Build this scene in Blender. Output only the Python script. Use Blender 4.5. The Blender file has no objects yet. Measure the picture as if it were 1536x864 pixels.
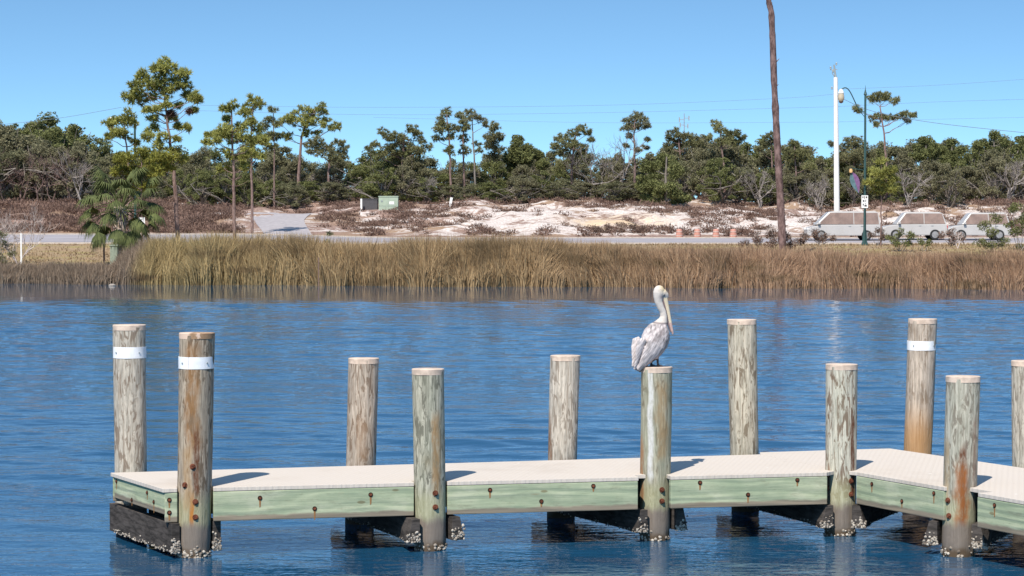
import bpy, bmesh, math, random
import numpy as np
from mathutils import Vector, Matrix

C = bpy.data.collections.new('place'); bpy.context.scene.collection.children.link(C)
SC = bpy.context.scene
F, YH, CAMZ = 3333.0, 335.0, 2.94
TILT = math.atan((432 - YH) / F)
_c, _s = math.cos(TILT), math.sin(TILT)
def ray(px, py):
    u, v = (px - 768) / F, (py - 432) / F
    return (u, _c - v * _s, -_s - v * _c)
def at(px, py, D):
    r = ray(px, py); k = D / r[1]
    return Vector((r[0] * k, D, CAMZ + r[2] * k))
def onz(px, py, z):
    r = ray(px, py); k = (z - CAMZ) / r[2]
    return Vector((r[0] * k, r[1] * k, z))
def hit(px, py, a, b):
    r = ray(px, py); dx, dy = b[0] - a[0], b[1] - a[1]
    k = (a[0] * dy - a[1] * dx) / (r[0] * dy - r[1] * dx)
    return Vector((r[0] * k, r[1] * k, CAMZ + r[2] * k))

# ---------------------------------------------------------------- materials
class NT:
    def __init__(s, name, rough=0.8, spec=0.3):
        s.m = bpy.data.materials.new(name); s.m.use_nodes = True
        s.t = s.m.node_tree; s.b = s.t.nodes['Principled BSDF']; s.out = s.t.nodes['Material Output']
        s.set(s.b, 'Roughness', rough); s.set(s.b, 'Specular IOR Level', spec)
    def set(s, n, k, v):
        i = n.inputs[k]
        if isinstance(v, bpy.types.NodeSocket): s.t.links.new(v, i)
        elif v is not None:
            if hasattr(i.default_value, '__len__') and not hasattr(v, '__len__'): v = (v,) * len(i.default_value)
            if hasattr(v, '__len__') and len(v) == 3 and len(i.default_value) == 4: v = tuple(v) + (1,)
            i.default_value = v
    def node(s, ty, **kw):
        n = s.t.nodes.new(ty)
        for k, v in kw.items(): setattr(n, k, v)
        return n
    def coord(s, scale=(1, 1, 1), off=None, kind='Object'):
        tc = s.node('ShaderNodeTexCoord'); mp = s.node('ShaderNodeMapping')
        s.t.links.new(tc.outputs[kind], mp.inputs['Vector']); s.set(mp, 'Scale', scale)
        if off is not None: s.set(mp, 'Location', off)
        return mp.outputs[0]
    def noise(s, vec, scale=1, detail=4, rough=.55, dist=0):
        n = s.node('ShaderNodeTexNoise'); s.set(n, 'Vector', vec); s.set(n, 'Scale', scale)
        s.set(n, 'Detail', detail); s.set(n, 'Roughness', rough); s.set(n, 'Distortion', dist)
        return n.outputs['Fac']
    def vor(s, vec, scale=1, feature='F1'):
        n = s.node('ShaderNodeTexVoronoi', feature=feature); s.set(n, 'Vector', vec); s.set(n, 'Scale', scale)
        return n.outputs['Distance']
    def math(s, op, a, b=None, c=None, clamp=False):
        n = s.node('ShaderNodeMath', operation=op); n.use_clamp = clamp
        for i, v in enumerate((a, b, c)):
            if v is None: continue
            if isinstance(v, bpy.types.NodeSocket): s.t.links.new(v, n.inputs[i])
            else: n.inputs[i].default_value = v
        return n.outputs[0]
    def ramp(s, v, a, b, lo=0., hi=1.):
        n = s.node('ShaderNodeMapRange', interpolation_type='SMOOTHSTEP')
        s.set(n, 'Value', v); s.set(n, 'From Min', a); s.set(n, 'From Max', b); s.set(n, 'To Min', lo); s.set(n, 'To Max', hi)
        return n.outputs[0]
    def mix(s, f, a, b, mode='MIX'):
        n = s.node('ShaderNodeMix', data_type='RGBA', blend_type=mode)
        for k, v in ((0, f), (6, a), (7, b)):
            i = n.inputs[k]
            if isinstance(v, bpy.types.NodeSocket): s.t.links.new(v, i)
            else:
                if hasattr(v, '__len__') and len(v) == 3: v = tuple(v) + (1,)
                i.default_value = v
        return n.outputs[2]
    def bump(s, h, strength=.5, dist=.01):
        n = s.node('ShaderNodeBump'); s.set(n, 'Height', h); s.set(n, 'Strength', strength); s.set(n, 'Distance', dist)
        s.t.links.new(n.outputs[0], s.b.inputs['Normal'])
        return n
    def col(s, v): s.set(s.b, 'Base Color', v); return s
    def sep(s, v):
        n = s.node('ShaderNodeSeparateXYZ'); s.t.links.new(v, n.inputs[0]); return n.outputs
    def rnd(s): return s.node('ShaderNodeObjectInfo').outputs['Random']
    def island(s): return s.node('ShaderNodeNewGeometry').outputs['Random Per Island']
    def pos(s, scale=(1, 1, 1)):
        g = s.node('ShaderNodeNewGeometry'); mp = s.node('ShaderNodeMapping')
        s.t.links.new(g.outputs['Position'], mp.inputs['Vector']); s.set(mp, 'Scale', scale)
        return mp.outputs[0]

def plain(name, col, rough=.6, spec=.3, metal=0, var=.15, vs=8):
    n = NT(name, rough, spec); f = n.noise(n.coord(), vs, 5, .6)
    d = tuple(max(0, x * (1 - var)) for x in col); l = tuple(min(1, x * (1 + var)) for x in col)
    n.col(n.mix(n.ramp(f, .3, .7), d, l)); n.set(n.b, 'Metallic', metal); return n.m

def foliage_mat(name, dark, light, alt=None, alt_amt=.5, trans=.18, cs=.7):
    n = NT(name, .75, .15)
    f = n.noise(n.pos(), cs, 3, .6)
    i = n.island()
    k = n.math('ADD', n.math('MULTIPLY', i, .55), n.math('MULTIPLY', n.ramp(f, .35, .65), .45))
    c = n.mix(k, dark, light)
    if alt is not None:
        r = n.rnd()
        c = n.mix(n.math('MULTIPLY', n.ramp(r, .2, .9), alt_amt), c, alt)
    n.col(c)
    tr = n.node('ShaderNodeBsdfTranslucent'); n.t.links.new(c, tr.inputs[0])
    mx = n.node('ShaderNodeMixShader'); mx.inputs[0].default_value = trans
    n.t.links.new(n.b.outputs[0], mx.inputs[1]); n.t.links.new(tr.outputs[0], mx.inputs[2]); n.t.links.new(mx.outputs[0], n.out.inputs[0])
    return n.m

def bark_mat(name, dark, light, sx=14, sz=3):
    n = NT(name, .9, .1); v = n.coord((sx, sx, sz))
    f = n.noise(v, 1, 6, .7); n.col(n.mix(n.ramp(f, .35, .65), dark, light)); n.bump(f, .6, .03); return n.m

M = {}
M['needle'] = foliage_mat('pine_needles', (.14, .145, .035), (.48, .47, .14), trans=.22)
M['needle_far'] = foliage_mat('far_pine_needles', (.1, .105, .045), (.33, .32, .14), (.22, .2, .12), .5, .22)
M['needle_yel'] = foliage_mat('yellow_green_needles', (.13, .135, .03), (.42, .4, .09), trans=.25)
M['needle_dead'] = foliage_mat('dead_needles', (.06, .03, .025), (.16, .09, .06))
M['oak'] = foliage_mat('scrub_oak_leaves', (.085, .084, .043), (.285, .275, .15), (.22, .185, .12), .35, .2)
M['oak_green'] = foliage_mat('evergreen_oak_leaves', (.075, .083, .03), (.25, .26, .1), trans=.2)
M['palm'] = foliage_mat('palm_leaves', (.026, .035, .013), (.15, .17, .06), trans=.08)
M['brush_leaf'] = foliage_mat('rust_brush_leaves', (.1, .06, .045), (.27, .175, .135), (.18, .145, .11), .3, .1)
M['bark'] = bark_mat('pine_bark', (.12, .075, .065), (.3, .21, .18))
M['bark_dead'] = bark_mat('dead_pine_bark', (.08, .05, .045), (.25, .165, .15), 5, 2)
M['bark_grey'] = bark_mat('grey_oak_bark', (.12, .1, .085), (.29, .255, .215))
M['twig'] = bark_mat('bare_twigs', (.15, .125, .11), (.34, .3, .27), 4, 4)
M['twig_pale'] = bark_mat('pale_bare_twigs', (.38, .31, .27), (.62, .54, .5), 4, 4)

def reed_mat():
    n = NT('reed_blades', .7, .2)
    p = n.pos(); i = n.island(); x, y, z = n.sep(p)
    g = n.mix(i, (.16, .1, .05), (.53, .37, .195))
    g2 = n.mix(i, (.15, .11, .05), (.54, .4, .19))
    r2 = n.mix(i, (.18, .105, .065), (.53, .34, .21))
    c = n.mix(n.ramp(x, -17, -6), g2, g)
    c = n.mix(n.ramp(x, -2, 12), c, r2)
    c = n.mix(n.ramp(n.noise(n.pos((.35, .35, 1.2)), 1, 3), .5, .72), c, (.17, .115, .06))
    # the left bank's low rushes are a duller brown
    c = n.mix(n.ramp(x, -17.6, -18.6), c, n.mix(i, (.12, .085, .06), (.32, .24, .17)))
    n.col(c)
    tr = n.node('ShaderNodeBsdfTranslucent'); n.t.links.new(c, tr.inputs[0])
    mx = n.node('ShaderNodeMixShader'); mx.inputs[0].default_value = .2
    n.t.links.new(n.b.outputs[0], mx.inputs[1]); n.t.links.new(tr.outputs[0], mx.inputs[2]); n.t.links.new(mx.outputs[0], n.out.inputs[0])
    return n.m
M['reed'] = reed_mat()

# ---------------------------------------------------------------- object helpers
def link(o, parent=None):
    C.objects.link(o)
    if parent is not None: o.parent = parent
    return o
def tag(o, label=None, cat=None, group=None, kind=None):
    if label: o['label'] = label
    if cat: o['category'] = cat
    if group: o['group'] = group
    if kind: o['kind'] = kind
    return o
def empty(name, loc, label=None, cat=None, group=None, rz=0):
    o = bpy.data.objects.new(name, None); o.location = loc; o.rotation_euler = (0, 0, rz); o.empty_display_size = .3
    link(o); return tag(o, label, cat, group)
def tri_obj(name, V, T, mat, parent=None, smooth=False):
    V = np.ascontiguousarray(V, dtype=np.float32).reshape(-1, 3); T = np.ascontiguousarray(T, dtype=np.int32).reshape(-1, 3)
    me = bpy.data.meshes.new(name)
    me.vertices.add(len(V)); me.vertices.foreach_set('co', V.ravel())
    me.loops.add(T.size); me.loops.foreach_set('vertex_index', T.ravel())
    me.polygons.add(len(T)); me.polygons.foreach_set('loop_start', np.arange(0, T.size, 3, dtype=np.int32))
    me.polygons.foreach_set('loop_total', np.full(len(T), 3, dtype=np.int32))
    if smooth: me.polygons.foreach_set('use_smooth', np.ones(len(T), dtype=bool))
    me.materials.append(mat); me.update(calc_edges=True); me.validate()
    return link(bpy.data.objects.new(name, me), parent)

class MB:
    """collects shapes into one mesh"""
    def __init__(s): s.v = []; s.f = []; s.mi = []; s.sm = []
    def add(s, vs, fs, mi=0, smooth=False):
        b = len(s.v); s.v += [tuple(v) for v in vs]; s.f += [tuple(i + b for i in f) for f in fs]
        s.mi += [mi] * len(fs); s.sm += [smooth] * len(fs)
    def box(s, lo, hi, mi=0, rot=None, org=(0, 0, 0)):
        vs = [Vector((x, y, z)) for z in (lo[2], hi[2]) for y in (lo[1], hi[1]) for x in (lo[0], hi[0])]
        if rot is not None: vs = [rot @ v for v in vs]
        vs = [v + Vector(org) for v in vs]
        s.add(vs, [(0, 2, 3, 1), (4, 5, 7, 6), (0, 1, 5, 4), (2, 6, 7, 3), (0, 4, 6, 2), (1, 3, 7, 5)], mi)
    def prism(s, poly, z0, z1, mi=0):
        n = len(poly); vs = [(p[0], p[1], z0) for p in poly] + [(p[0], p[1], z1) for p in poly]
        s.add(vs, [tuple(range(n))[::-1], tuple(range(n, 2 * n))] + [(i, (i + 1) % n, n + (i + 1) % n, n + i) for i in range(n)], mi)
    def tube(s, pts, rs, n=8, mi=0, cap=True, smooth=True, sx=1, sy=1):
        pts = [Vector(p) for p in pts]
        if not hasattr(rs, '__len__'): rs = [rs] * len(pts)
        vs = []; ref = Vector((0.3, 1, .2))
        for i, p in enumerate(pts):
            d = (pts[min(i + 1, len(pts) - 1)] - pts[max(i - 1, 0)]).normalized()
            a = d.cross(ref)
            if a.length < .05: a = d.cross(Vector((1, 0, 0)))
            a.normalize(); b = d.cross(a).normalized()
            for k in range(n):
                t = 2 * math.pi * k / n; vs.append(p + (a * math.cos(t) * sx + b * math.sin(t) * sy) * rs[i])
        m = len(pts); fs = [(i * n + k, i * n + (k + 1) % n, (i + 1) * n + (k + 1) % n, (i + 1) * n + k) for i in range(m - 1) for k in range(n)]
        if cap: fs += [tuple(range(n)), tuple(range((m - 1) * n, m * n))[::-1]]
        s.add(vs, fs, mi, smooth)
    def lathe(s, prof, c=(0, 0, 0), n=24, mi=0, smooth=True, jit=None):
        vs = []; m = len(prof)
        for j, (r, z) in enumerate(prof):
            for k in range(n):
                t = 2 * math.pi * k / n; rr = r * (1 + (jit(t, z) if jit else 0))
                vs.append((c[0] + rr * math.cos(t), c[1] + rr * math.sin(t), c[2] + z))
        fs = [(i * n + k, i * n + (k + 1) % n, (i + 1) * n + (k + 1) % n, (i + 1) * n + k) for i in range(m - 1) for k in range(n)]
        fs += [tuple(range(n))[::-1], tuple(range((m - 1) * n, m * n))]
        s.add(vs, fs, mi, smooth)
    def build(s, name, mats, parent=None, bevel=0, autosmooth=True):
        me = bpy.data.meshes.new(name); me.from_pydata(s.v, [], s.f)
        for m in (mats if isinstance(mats, (list, tuple)) else [mats]): me.materials.append(m)
        me.polygons.foreach_set('material_index', s.mi); me.polygons.foreach_set('use_smooth', s.sm)
        bm = bmesh.new(); bm.from_mesh(me); bmesh.ops.recalc_face_normals(bm, faces=bm.faces)
        if bevel: bmesh.ops.bevel(bm, geom=[e for e in bm.edges if e.is_manifold and e.calc_face_angle(0) > .6], offset=bevel, segments=2, affect='EDGES', profile=.6)
        for e in bm.edges:
            if e.is_manifold and e.calc_face_angle(0) > .7: e.smooth = False
        bm.to_mesh(me); bm.free()
        return link(bpy.data.objects.new(name, me), parent)

# ================================================================ SETTING
def sm(a, b, x): t = np.clip((x - a) / (b - a), 0, 1); return t * t * (3 - 2 * t)
def shore(x): return 102.9 - .2 * x + .5 * np.sin(x * .45) + .35 * np.sin(x * 1.1 + 2) + .2 * np.sin(x * 1.9 + 1)
def vnoise(x, y, seed=0):
    xi, yi = np.floor(x).astype(int), np.floor(y).astype(int); fx, fy = x - xi, y - yi
    def h(a, b): 
        n = (a * 374761393 + b * 668265263 + seed * 1442695) & 0x7fffffff
        n = ((n ^ (n >> 13)) * 1274126177) & 0x7fffffff
        return ((n ^ (n >> 16)) & 0xffff) / 65535.
    fx, fy = fx * fx * (3 - 2 * fx), fy * fy * (3 - 2 * fy)
    return (h(xi, yi) * (1 - fx) + h(xi + 1, yi) * fx) * (1 - fy) + (h(xi, yi + 1) * (1 - fx) + h(xi + 1, yi + 1) * fx) * fy
def fbm(x, y, o=4, seed=0):
    r, a, t = 0, .5, 0
    for i in range(o): r = r + a * vnoise(x * 2 ** i + 17 * i, y * 2 ** i, seed + i); t += a; a *= .5
    return r / t
def backroad(x): return 1.93 + .26 * sm(-6, -19, x)
def ground(x, y):
    x = np.asarray(x, float); y = np.asarray(y, float); s = y - shore(x)
    z = np.interp(s, [-90, -12, -1, 0, 3, 10, 20, 33], [-2.2, -1.6, -.35, -.06, .22, .6, 1.0, 1.6])
    k = sm(132, 137, y); z = z * (1 - k) + 1.62 * k
    k = sm(137.5, 151, y); z = np.where(y > 137.5, 1.62 + (backroad(x) - 1.62) * np.clip((y - 137.5) / 12.5, 0, 1), z)
    t = np.clip((y - 151) / 38, 0, 1)
    top = 4.75 + .25 * np.sin(x * .13 + 1)
    d = (top - backroad(x)) * (t ** .85)
    bump = (fbm(x * .3, y * .3, 4, 3) - .5) * 1.5 * sm(152, 160, y) * (1 - sm(210, 260, y))
    drive = sm(-19.5, -18, x) * (1 - sm(-13.5, -12.5, x)) * sm(149, 151, y) * (1 - sm(172, 176, y))
    return np.where(y > 151, backroad(x) + d + bump * (1 - drive), z)

def build_ground():
    xs = np.concatenate([[-3000, -900, -350, -150, -80, -50], np.arange(-38, 38.01, .3), [50, 80, 150, 350, 900, 3000]])
    ys = np.concatenate([[-600, -200, -60, -10, 5, 20, 40, 60, 80, 90], np.arange(95, 150, .5), np.arange(150, 206, .4), [215, 230, 260, 320, 450, 800, 1800, 4000]])
    X, Y = np.meshgrid(xs, ys); Z = ground(X, Y)
    nx, ny = len(xs), len(ys)
    idx = np.arange(nx * ny).reshape(ny, nx)
    a, b, c, d = idx[:-1, :-1].ravel(), idx[:-1, 1:].ravel(), idx[1:, 1:].ravel(), idx[1:, :-1].ravel()
    T = np.concatenate([np.stack([a, b, c], 1), np.stack([a, c, d], 1)])
    # region attributes: r sand amount, g yellow sand, b lawn
    PXc = X / np.maximum(Y, 1) * F + 768
    sand = sm(151.0, 153.5, Y)
    dens = np.clip(.25 + .75 * sm(250, 380, PXc), 0, 1) * (.55 + .45 * sm(560, 760, PXc)) * (1 - .35 * sm(168, 182, Y)) * (1 - .8 * sm(186, 191, Y))
    dens = np.maximum(dens, .95 * np.exp(-((PXc - 1235) / 75) ** 2) * (1 - sm(165, 175, Y)))
    yel = np.exp(-((PXc - 925) / 95) ** 2) * np.exp(-((Y - 163) / 6.) ** 2)
    lawn = 1 - sm(-16, -14, X) * .6
    me_attr = np.stack([sand * dens * .68, yel, lawn, np.ones_like(X)], -1).reshape(-1, 4).astype(np.float32)
    n = NT('ground_soil', .95, .1)
    at_ = n.node('ShaderNodeAttribute', attribute_name='zone'); r, g, b3 = n.sep(at_.outputs['Vector'])
    p = n.coord()
    _, yy, _ = n.sep(p)
    fine = n.noise(p, 6, 6, .7); mid = n.noise(n.coord((.5, .62, .8)), 1, 7, .74, .6); big = n.noise(p, .13, 3)
    sandc = n.mix(n.ramp(fine, .3, .7), (.42, .345, .3), (.72, .65, .595))
    sandc = n.mix(n.math('MULTIPLY', n.ramp(g, .2, .9), n.ramp(mid, .42, .55)), sandc, n.mix(fine, (.5, .36, .23), (.68, .53, .36)))
    soil = n.mix(n.ramp(fine, .35, .65), (.17, .105, .085), (.36, .25, .2))
    soil = n.mix(n.ramp(big, .45, .62), soil, (.3, .2, .13))
    m = n.math('ADD', r, n.math('MULTIPLY', n.math('SUBTRACT', mid, .5), 3.2))
    up = n.mix(n.ramp(m, .4, .66), soil, sandc)
    lawnc = n.mix(n.ramp(fine, .3, .7), (.2, .14, .085), (.38, .275, .17))
    lawnc = n.mix(n.ramp(n.noise(p, .5, 4), .45, .65), lawnc, (.3, .24, .11))
    c = n.mix(n.ramp(yy, 150.4, 151.2), lawnc, up)
    n.col(c); n.bump(n.noise(p, 9, 5, .7), .6, .08)
    o = tri_obj('ground', np.stack([X, Y, Z], -1), T, n.m, smooth=True)
    at2 = o.data.attributes.new('zone', 'FLOAT_COLOR', 'POINT'); at2.data.foreach_set('color', me_attr.ravel())
    tag(o, kind='structure')
build_ground()

def strip(name, ys, xs, mat, dz, kind='structure'):
    """a sheet following the ground, dz above it"""
    X, Y = np.meshgrid(xs, ys); Z = ground(X, Y) + dz
    nx, ny = len(xs), len(ys); idx = np.arange(nx * ny).reshape(ny, nx)
    a, b, c, d = idx[:-1, :-1].ravel(), idx[:-1, 1:].ravel(), idx[1:, 1:].ravel(), idx[1:, :-1].ravel()
    o = tri_obj(name, np.stack([X, Y, Z], -1), np.concatenate([np.stack([a, b, c], 1), np.stack([a, c, d], 1)]), mat, smooth=True)
    tag(o, kind=kind); return o
n = NT('road_asphalt', .9, .2); p = n.coord()
n.col(n.mix(n.ramp(n.noise(n.coord((.15, 1.2, 1)), 1.5, 5, .6), .35, .65), (.27, .25, .26), (.36, .335, .345))); n.bump(n.noise(p, 40, 4), .4, .01)
M['asphalt'] = n.m
M['kerb'] = plain('pale_concrete', (.5, .43, .37), .9, .1, 0, .15, 3)
M['paint'] = plain('road_paint', (.62, .6, .56), .7, .2, 0, .12, 6)
rx = np.concatenate([[-400, -120], np.arange(-60, 60.1, 1.), [120, 400]])
strip('road', [138.6, 140, 142, 144, 146, 148, 149.3], rx, M['asphalt'], .03)
strip('road_line', [138.95, 139.08], rx, M['paint'], .036)
strip('road_line', [148.8, 148.93], rx, M['paint'], .036)
for yy in (138.35, 149.35):   # low kerbs, real steps
    mb = MB(); X = list(rx)
    for a, b in zip(X[:-1], X[1:]):
        z0, z1 = float(ground(a, yy)), float(ground(b, yy))
        w = .22
        vs = [(a, yy, z0 - .1), (a, yy + w, z0 - .1), (a, yy + w, z0 + .1), (a, yy, z0 + .1), (b, yy, z1 - .1), (b, yy + w, z1 - .1), (b, yy + w, z1 + .1), (b, yy, z1 + .1)]
        mb.add(vs, [(3, 2, 6, 7), (0, 3, 7, 4), (1, 5, 6, 2)])
    tag(mb.build('kerb', M['kerb']), kind='structure')
# side drive climbing from the road between the dunes
def drive():
    V, rows = [], 14
    for j in range(rows):
        t = j / (rows - 1); y = 149.6 + t * 25
        l = at(398 - 34 * t, 340, y).x; r = at(470 - 14 * math.sin(t * 2.4) + 22 * max(0, t - .6), 340, y).x
        for i in range(9):
            x = l + (r - l) * i / 8; V.append((x, y, float(ground(x, y)) + .04))
    T = []
    for j in range(rows - 1):
        for i in range(8):
            a = j * 9 + i; T += [(a, a + 1, a + 10), (a, a + 10, a + 9)]
    n = NT('drive_gravel', .9, .2); n.col(n.mix(n.ramp(n.noise(n.coord(), 3, 6, .7), .3, .7), (.3, .27, .27), (.42, .385, .38)))
    tag(tri_obj('path', V, T, n.m, smooth=True), kind='structure')
drive()

# ---- water
def water():
    n = NT('river_water', .03, .5)
    n.set(n.b, 'IOR', 1.6); n.set(n.b, 'Specular IOR Level', 1.0)
    p = n.coord()
    big = n.noise(p, .035, 2)
    n.col(n.mix(n.ramp(big, .35, .65), (.01, .06, .125), (.014, .075, .15)))
    def dirs(a, sx, sy, off=0):
        tc = n.node('ShaderNodeTexCoord'); mp = n.node('ShaderNodeMapping'); n.t.links.new(tc.outputs['Object'], mp.inputs[0])
        n.set(mp, 'Rotation', (0, 0, math.radians(a))); n.set(mp, 'Scale', (sx, sy, 1)); n.set(mp, 'Location', (off, off * 2, 0)); return mp.outputs[0]
    w1 = n.noise(dirs(6, .28, .8), 1, 3, .5, .3)
    w2 = n.noise(dirs(-9, 1.1, 2.6, 3), 1, 3, .55, .3)
    w3 = n.noise(dirs(4, 3.6, 8., 7), 1, 3, .6, .2)
    patch = n.ramp(n.noise(dirs(3, .035, .11, 5), 1, 3), .35, .62, .5, 1.15)
    h = n.math('ADD', n.math('MULTIPLY', w1, .0), n.math('ADD', n.math('MULTIPLY', w2, .012), n.math('MULTIPLY', w3, .012)))
    _, wy, _ = n.sep(p)
    h = n.math('MULTIPLY', n.math('MULTIPLY', h, patch), n.ramp(n.math('ADD', wy, n.math('MULTIPLY', n.noise(dirs(0, .05, .12), 1, 3), 16)), 78, 98, 1., .12))
    b = n.bump(h, 1.0, 1.0)
    # real wave relief where the camera looks, flat sheet beyond
    rng = np.random.default_rng(21); K = 64
    lam = np.exp(rng.uniform(math.log(.17), math.log(2.0), K)); th = rng.normal(size=K) * .5 + .12; kx, ky = np.sin(th) * 6.283 / lam, np.cos(th) * 6.283 / lam
    am = WSLOPE / (6.283 / lam) * rng.uniform(.5, 1.3, K); ph = rng.uniform(0, 6.283, K)
    def wave(X, Y):
        h = np.zeros_like(X)
        for i in range(K): h += am[i] * np.sin(kx[i] * X + ky[i] * Y + ph[i] + .6 * np.sin(.5 * X / lam[i] ** .5 + i))
        calm = (.1 + .9 * (1 - sm(76, 95, Y + 6 * fbm(X * .1, Y * .1, 2, 5)))) * (.35 + 1.1 * fbm(X * .06, Y * .13, 3, 6)) * (.24 + .76 * sm(20.5, 26, Y))
        return h * calm * sm(0, 3, 33 - np.abs(X)) * sm(15.5, 17, Y) * (1 - sm(112, 116, Y))
    yr = [15.5]
    while yr[-1] < 116: yr.append(yr[-1] + min(.12, .03 + (yr[-1] - 15) * .0024))
    yr = np.array(yr); u = np.linspace(-1, 1, 620); Y = np.repeat(yr[:, None], 620, 1); X = u[None, :] * (5.2 + (Y - 15) * .275)
    Z = wave(X, Y) * sm(0, .03, 1 - np.abs(u))[None, :]; Z[0] = 0; Z[-1] = 0
    idx = np.arange(X.size).reshape(X.shape); a, b2, c, d = idx[:-1, :-1].ravel(), idx[:-1, 1:].ravel(), idx[1:, 1:].ravel(), idx[1:, :-1].ravel()
    V = np.stack([X, Y, Z], -1).reshape(-1, 3); T = np.concatenate([np.stack([a, b2, c], 1), np.stack([a, c, d], 1)])
    l0, l1, r0, r1 = (X[0, 0], yr[0]), (X[-1, 0], yr[-1]), (X[0, -1], yr[0]), (X[-1, -1], yr[-1])
    fl = [(-3000, -1500), (3000, -1500), (3000, yr[0]), r0, l0, (-3000, yr[0]), (-3000, yr[-1]), l1, r1, (3000, yr[-1]), (-3000, 122), (3000, 122)]
    b = len(V); V = np.concatenate([V, np.array([(x, y, 0) for x, y in fl])])
    T = np.concatenate([T, b + np.array([(0, 1, 2), (0, 2, 3), (0, 3, 4), (0, 4, 5), (5, 4, 7), (5, 7, 6), (3, 2, 9), (3, 9, 8), (6, 7, 10), (7, 8, 10), (8, 11, 10), (8, 9, 11)])])
    tag(tri_obj('water', V, T, n.m, smooth=True), kind='structure')
WSLOPE = .0145
water()

# ================================================================ VEGETATION
def tri_leaves(rng, P, A, L, W):
    """P base points, A axis directions, one slim triangle each"""
    N = len(P); A = A / (np.linalg.norm(A, axis=1, keepdims=True) + 1e-9)
    R = rng.normal(size=(N, 3)); S = np.cross(A, R); S /= (np.linalg.norm(S, axis=1, keepdims=True) + 1e-9)
    L = L * rng.uniform(.7, 1.3, (N, 1)); W = W * rng.uniform(.7, 1.3, (N, 1))
    return np.stack([P - S * W / 2, P + S * W / 2, P + A * L], 1).reshape(-1, 3)
def sph(rng, n):
    u = rng.normal(size=(n, 3)); return u / np.linalg.norm(u, axis=1, keepdims=True)
def blob_leaves(rng, c, r, n, L, W, sub=6, flat=.8):
    out = []
    for k in range(sub):
        cc = np.array(c) + sph(rng, 1)[0] * np.array([r, r, r * flat]) * rng.uniform(.25, .75)
        rr = r * rng.uniform(.35, .6); m = n // sub
        u = sph(rng, m); P = cc + u * np.array([rr, rr, rr * flat]) * rng.uniform(.35, 1, (m, 1)) ** .5
        out.append(tri_leaves(rng, P, u * .8 + sph(rng, m), L, W))
    return out
def pine_tufts(rng, c, r, tufts, needles, L, W, flat=.75):
    u = sph(rng, tufts); u[:, 2] = u[:, 2] * .8 + .1
    node = np.array(c) + u * np.array([r, r, r * flat]) * rng.uniform(.25, .9, (tufts, 1))
    node = np.repeat(node, needles, 0); d = np.repeat(u, needles, 0) * .7 + np.array([0, 0, .35]) + sph(rng, len(node)) * .95
    return [tri_leaves(rng, node, d, L, W)]

def limb(mb, a, b, r0, r1, rng, n=5, sag=.15, seg=5):
    a, b = Vector(a), Vector(b); L = (b - a).length; pts = []
    for i in range(seg + 1):
        t = i / seg; p = a.lerp(b, t); p.z -= sag * L * math.sin(t * math.pi) * (1 - t * .4)
        if 0 < i < seg: p += Vector((rng.uniform(-1, 1), rng.uniform(-1, 1), rng.uniform(-1, 1))) * L * .04
        pts.append(p)
    mb.tube(pts, [r0 + (r1 - r0) * i / seg for i in range(seg + 1)], n)

def make_tree(name, label, cat, D, trunk, clumps, tr=(.16, .06), leaf='pine', mat='needle_far', bark='bark', seed=1,
              group=None, dens=1., spread=.9, extra=None, stubs=0, parts=('trunk', 'crown')):
    rng = np.random.default_rng(seed); mpp = D / F
    tp = [at(px, py, D) for px, py in trunk]
    base = Vector((tp[0].x, D, float(ground(tp[0].x, D))))
    tp[0].z = min(tp[0].z, base.z - .1)
    root = empty(name, base, label, cat, group)
    mb = MB(); loc = [p - base for p in tp]
    # smooth the trunk line
    pts = []; 
    for i in range(len(loc) - 1):
        for k in range(4): 
            t = k / 4; q = loc[i].lerp(loc[i + 1], t); q += Vector((rng.normal(), rng.normal(), 0)) * .02 * (1 if i + k else 0); pts.append(q)
    pts.append(loc[-1]); m = len(pts)
    rs = [(tr[0] + (tr[1] - tr[0]) * (i / (m - 1)) ** .8) * .72 for i in range(m)]
    mb.tube(pts, rs, 8)
    L, W = (.24, .055) if leaf == 'pine' else (.16, .1)
    V = []; 
    cl = []
    for c in clumps:
        px, py, r = c[:3]; dy = rng.uniform(-1, 1) * min(1.6, spread * r * mpp * 1.6 + .2)
        p = at(px, py, D + dy) - base; cl.append((p, r * mpp))
    for p, r in cl:
        # nearest trunk point somewhat below
        best = min(range(m), key=lambda i: abs(pts[i].z - (p.z - .45 * math.hypot(p.x - pts[i].x, p.y - pts[i].y) - .1)))
        rr = min(rs[best] * .55, .02 + r * .05)
        limb(mb, pts[best], p, rr, .012, rng, 5, .08)
        if leaf == 'pine':
            nt = int(46 * dens * max(.45, (r / .45) ** 1.7)); nn = 12
            for k in range(2):   # inner twigs
                q = p + Vector(tuple(sph(rng, 1)[0] * r * .8)); limb(mb, p - Vector((0, 0, r * .2)), q, .012, .006, rng, 3, 0, 2)
            V += pine_tufts(rng, p, r * 1.34, nt, nn, L, W)
            for k in range(3):
                q = np.array(p) + sph(rng, 1)[0] * r * np.array([1.3, 1.3, .9]); V += pine_tufts(rng, q, r * .55, max(5, nt // 6), nn, L, W)
        else:
            V += blob_leaves(rng, p, r * 1.2, int(800 * dens * max(.5, (r / .5) ** 1.8)), L, W, 10)
    for k in range(stubs):
        i = rng.integers(int(m * .15), int(m * .7)); a = rng.uniform(0, 6.28)
        q = pts[i] + Vector((math.cos(a), math.sin(a) * .7, .35)) * rng.uniform(.4, 1.1); limb(mb, pts[i], q, .018, .006, rng, 4, .1, 3)
    if extra: extra(mb, pts, base)
    mb.build(parts[0], M[bark], root)
    if V:
        V = np.concatenate(V); tri_obj(parts[1], V, np.arange(len(V)), M[mat], root)
    return root

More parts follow.
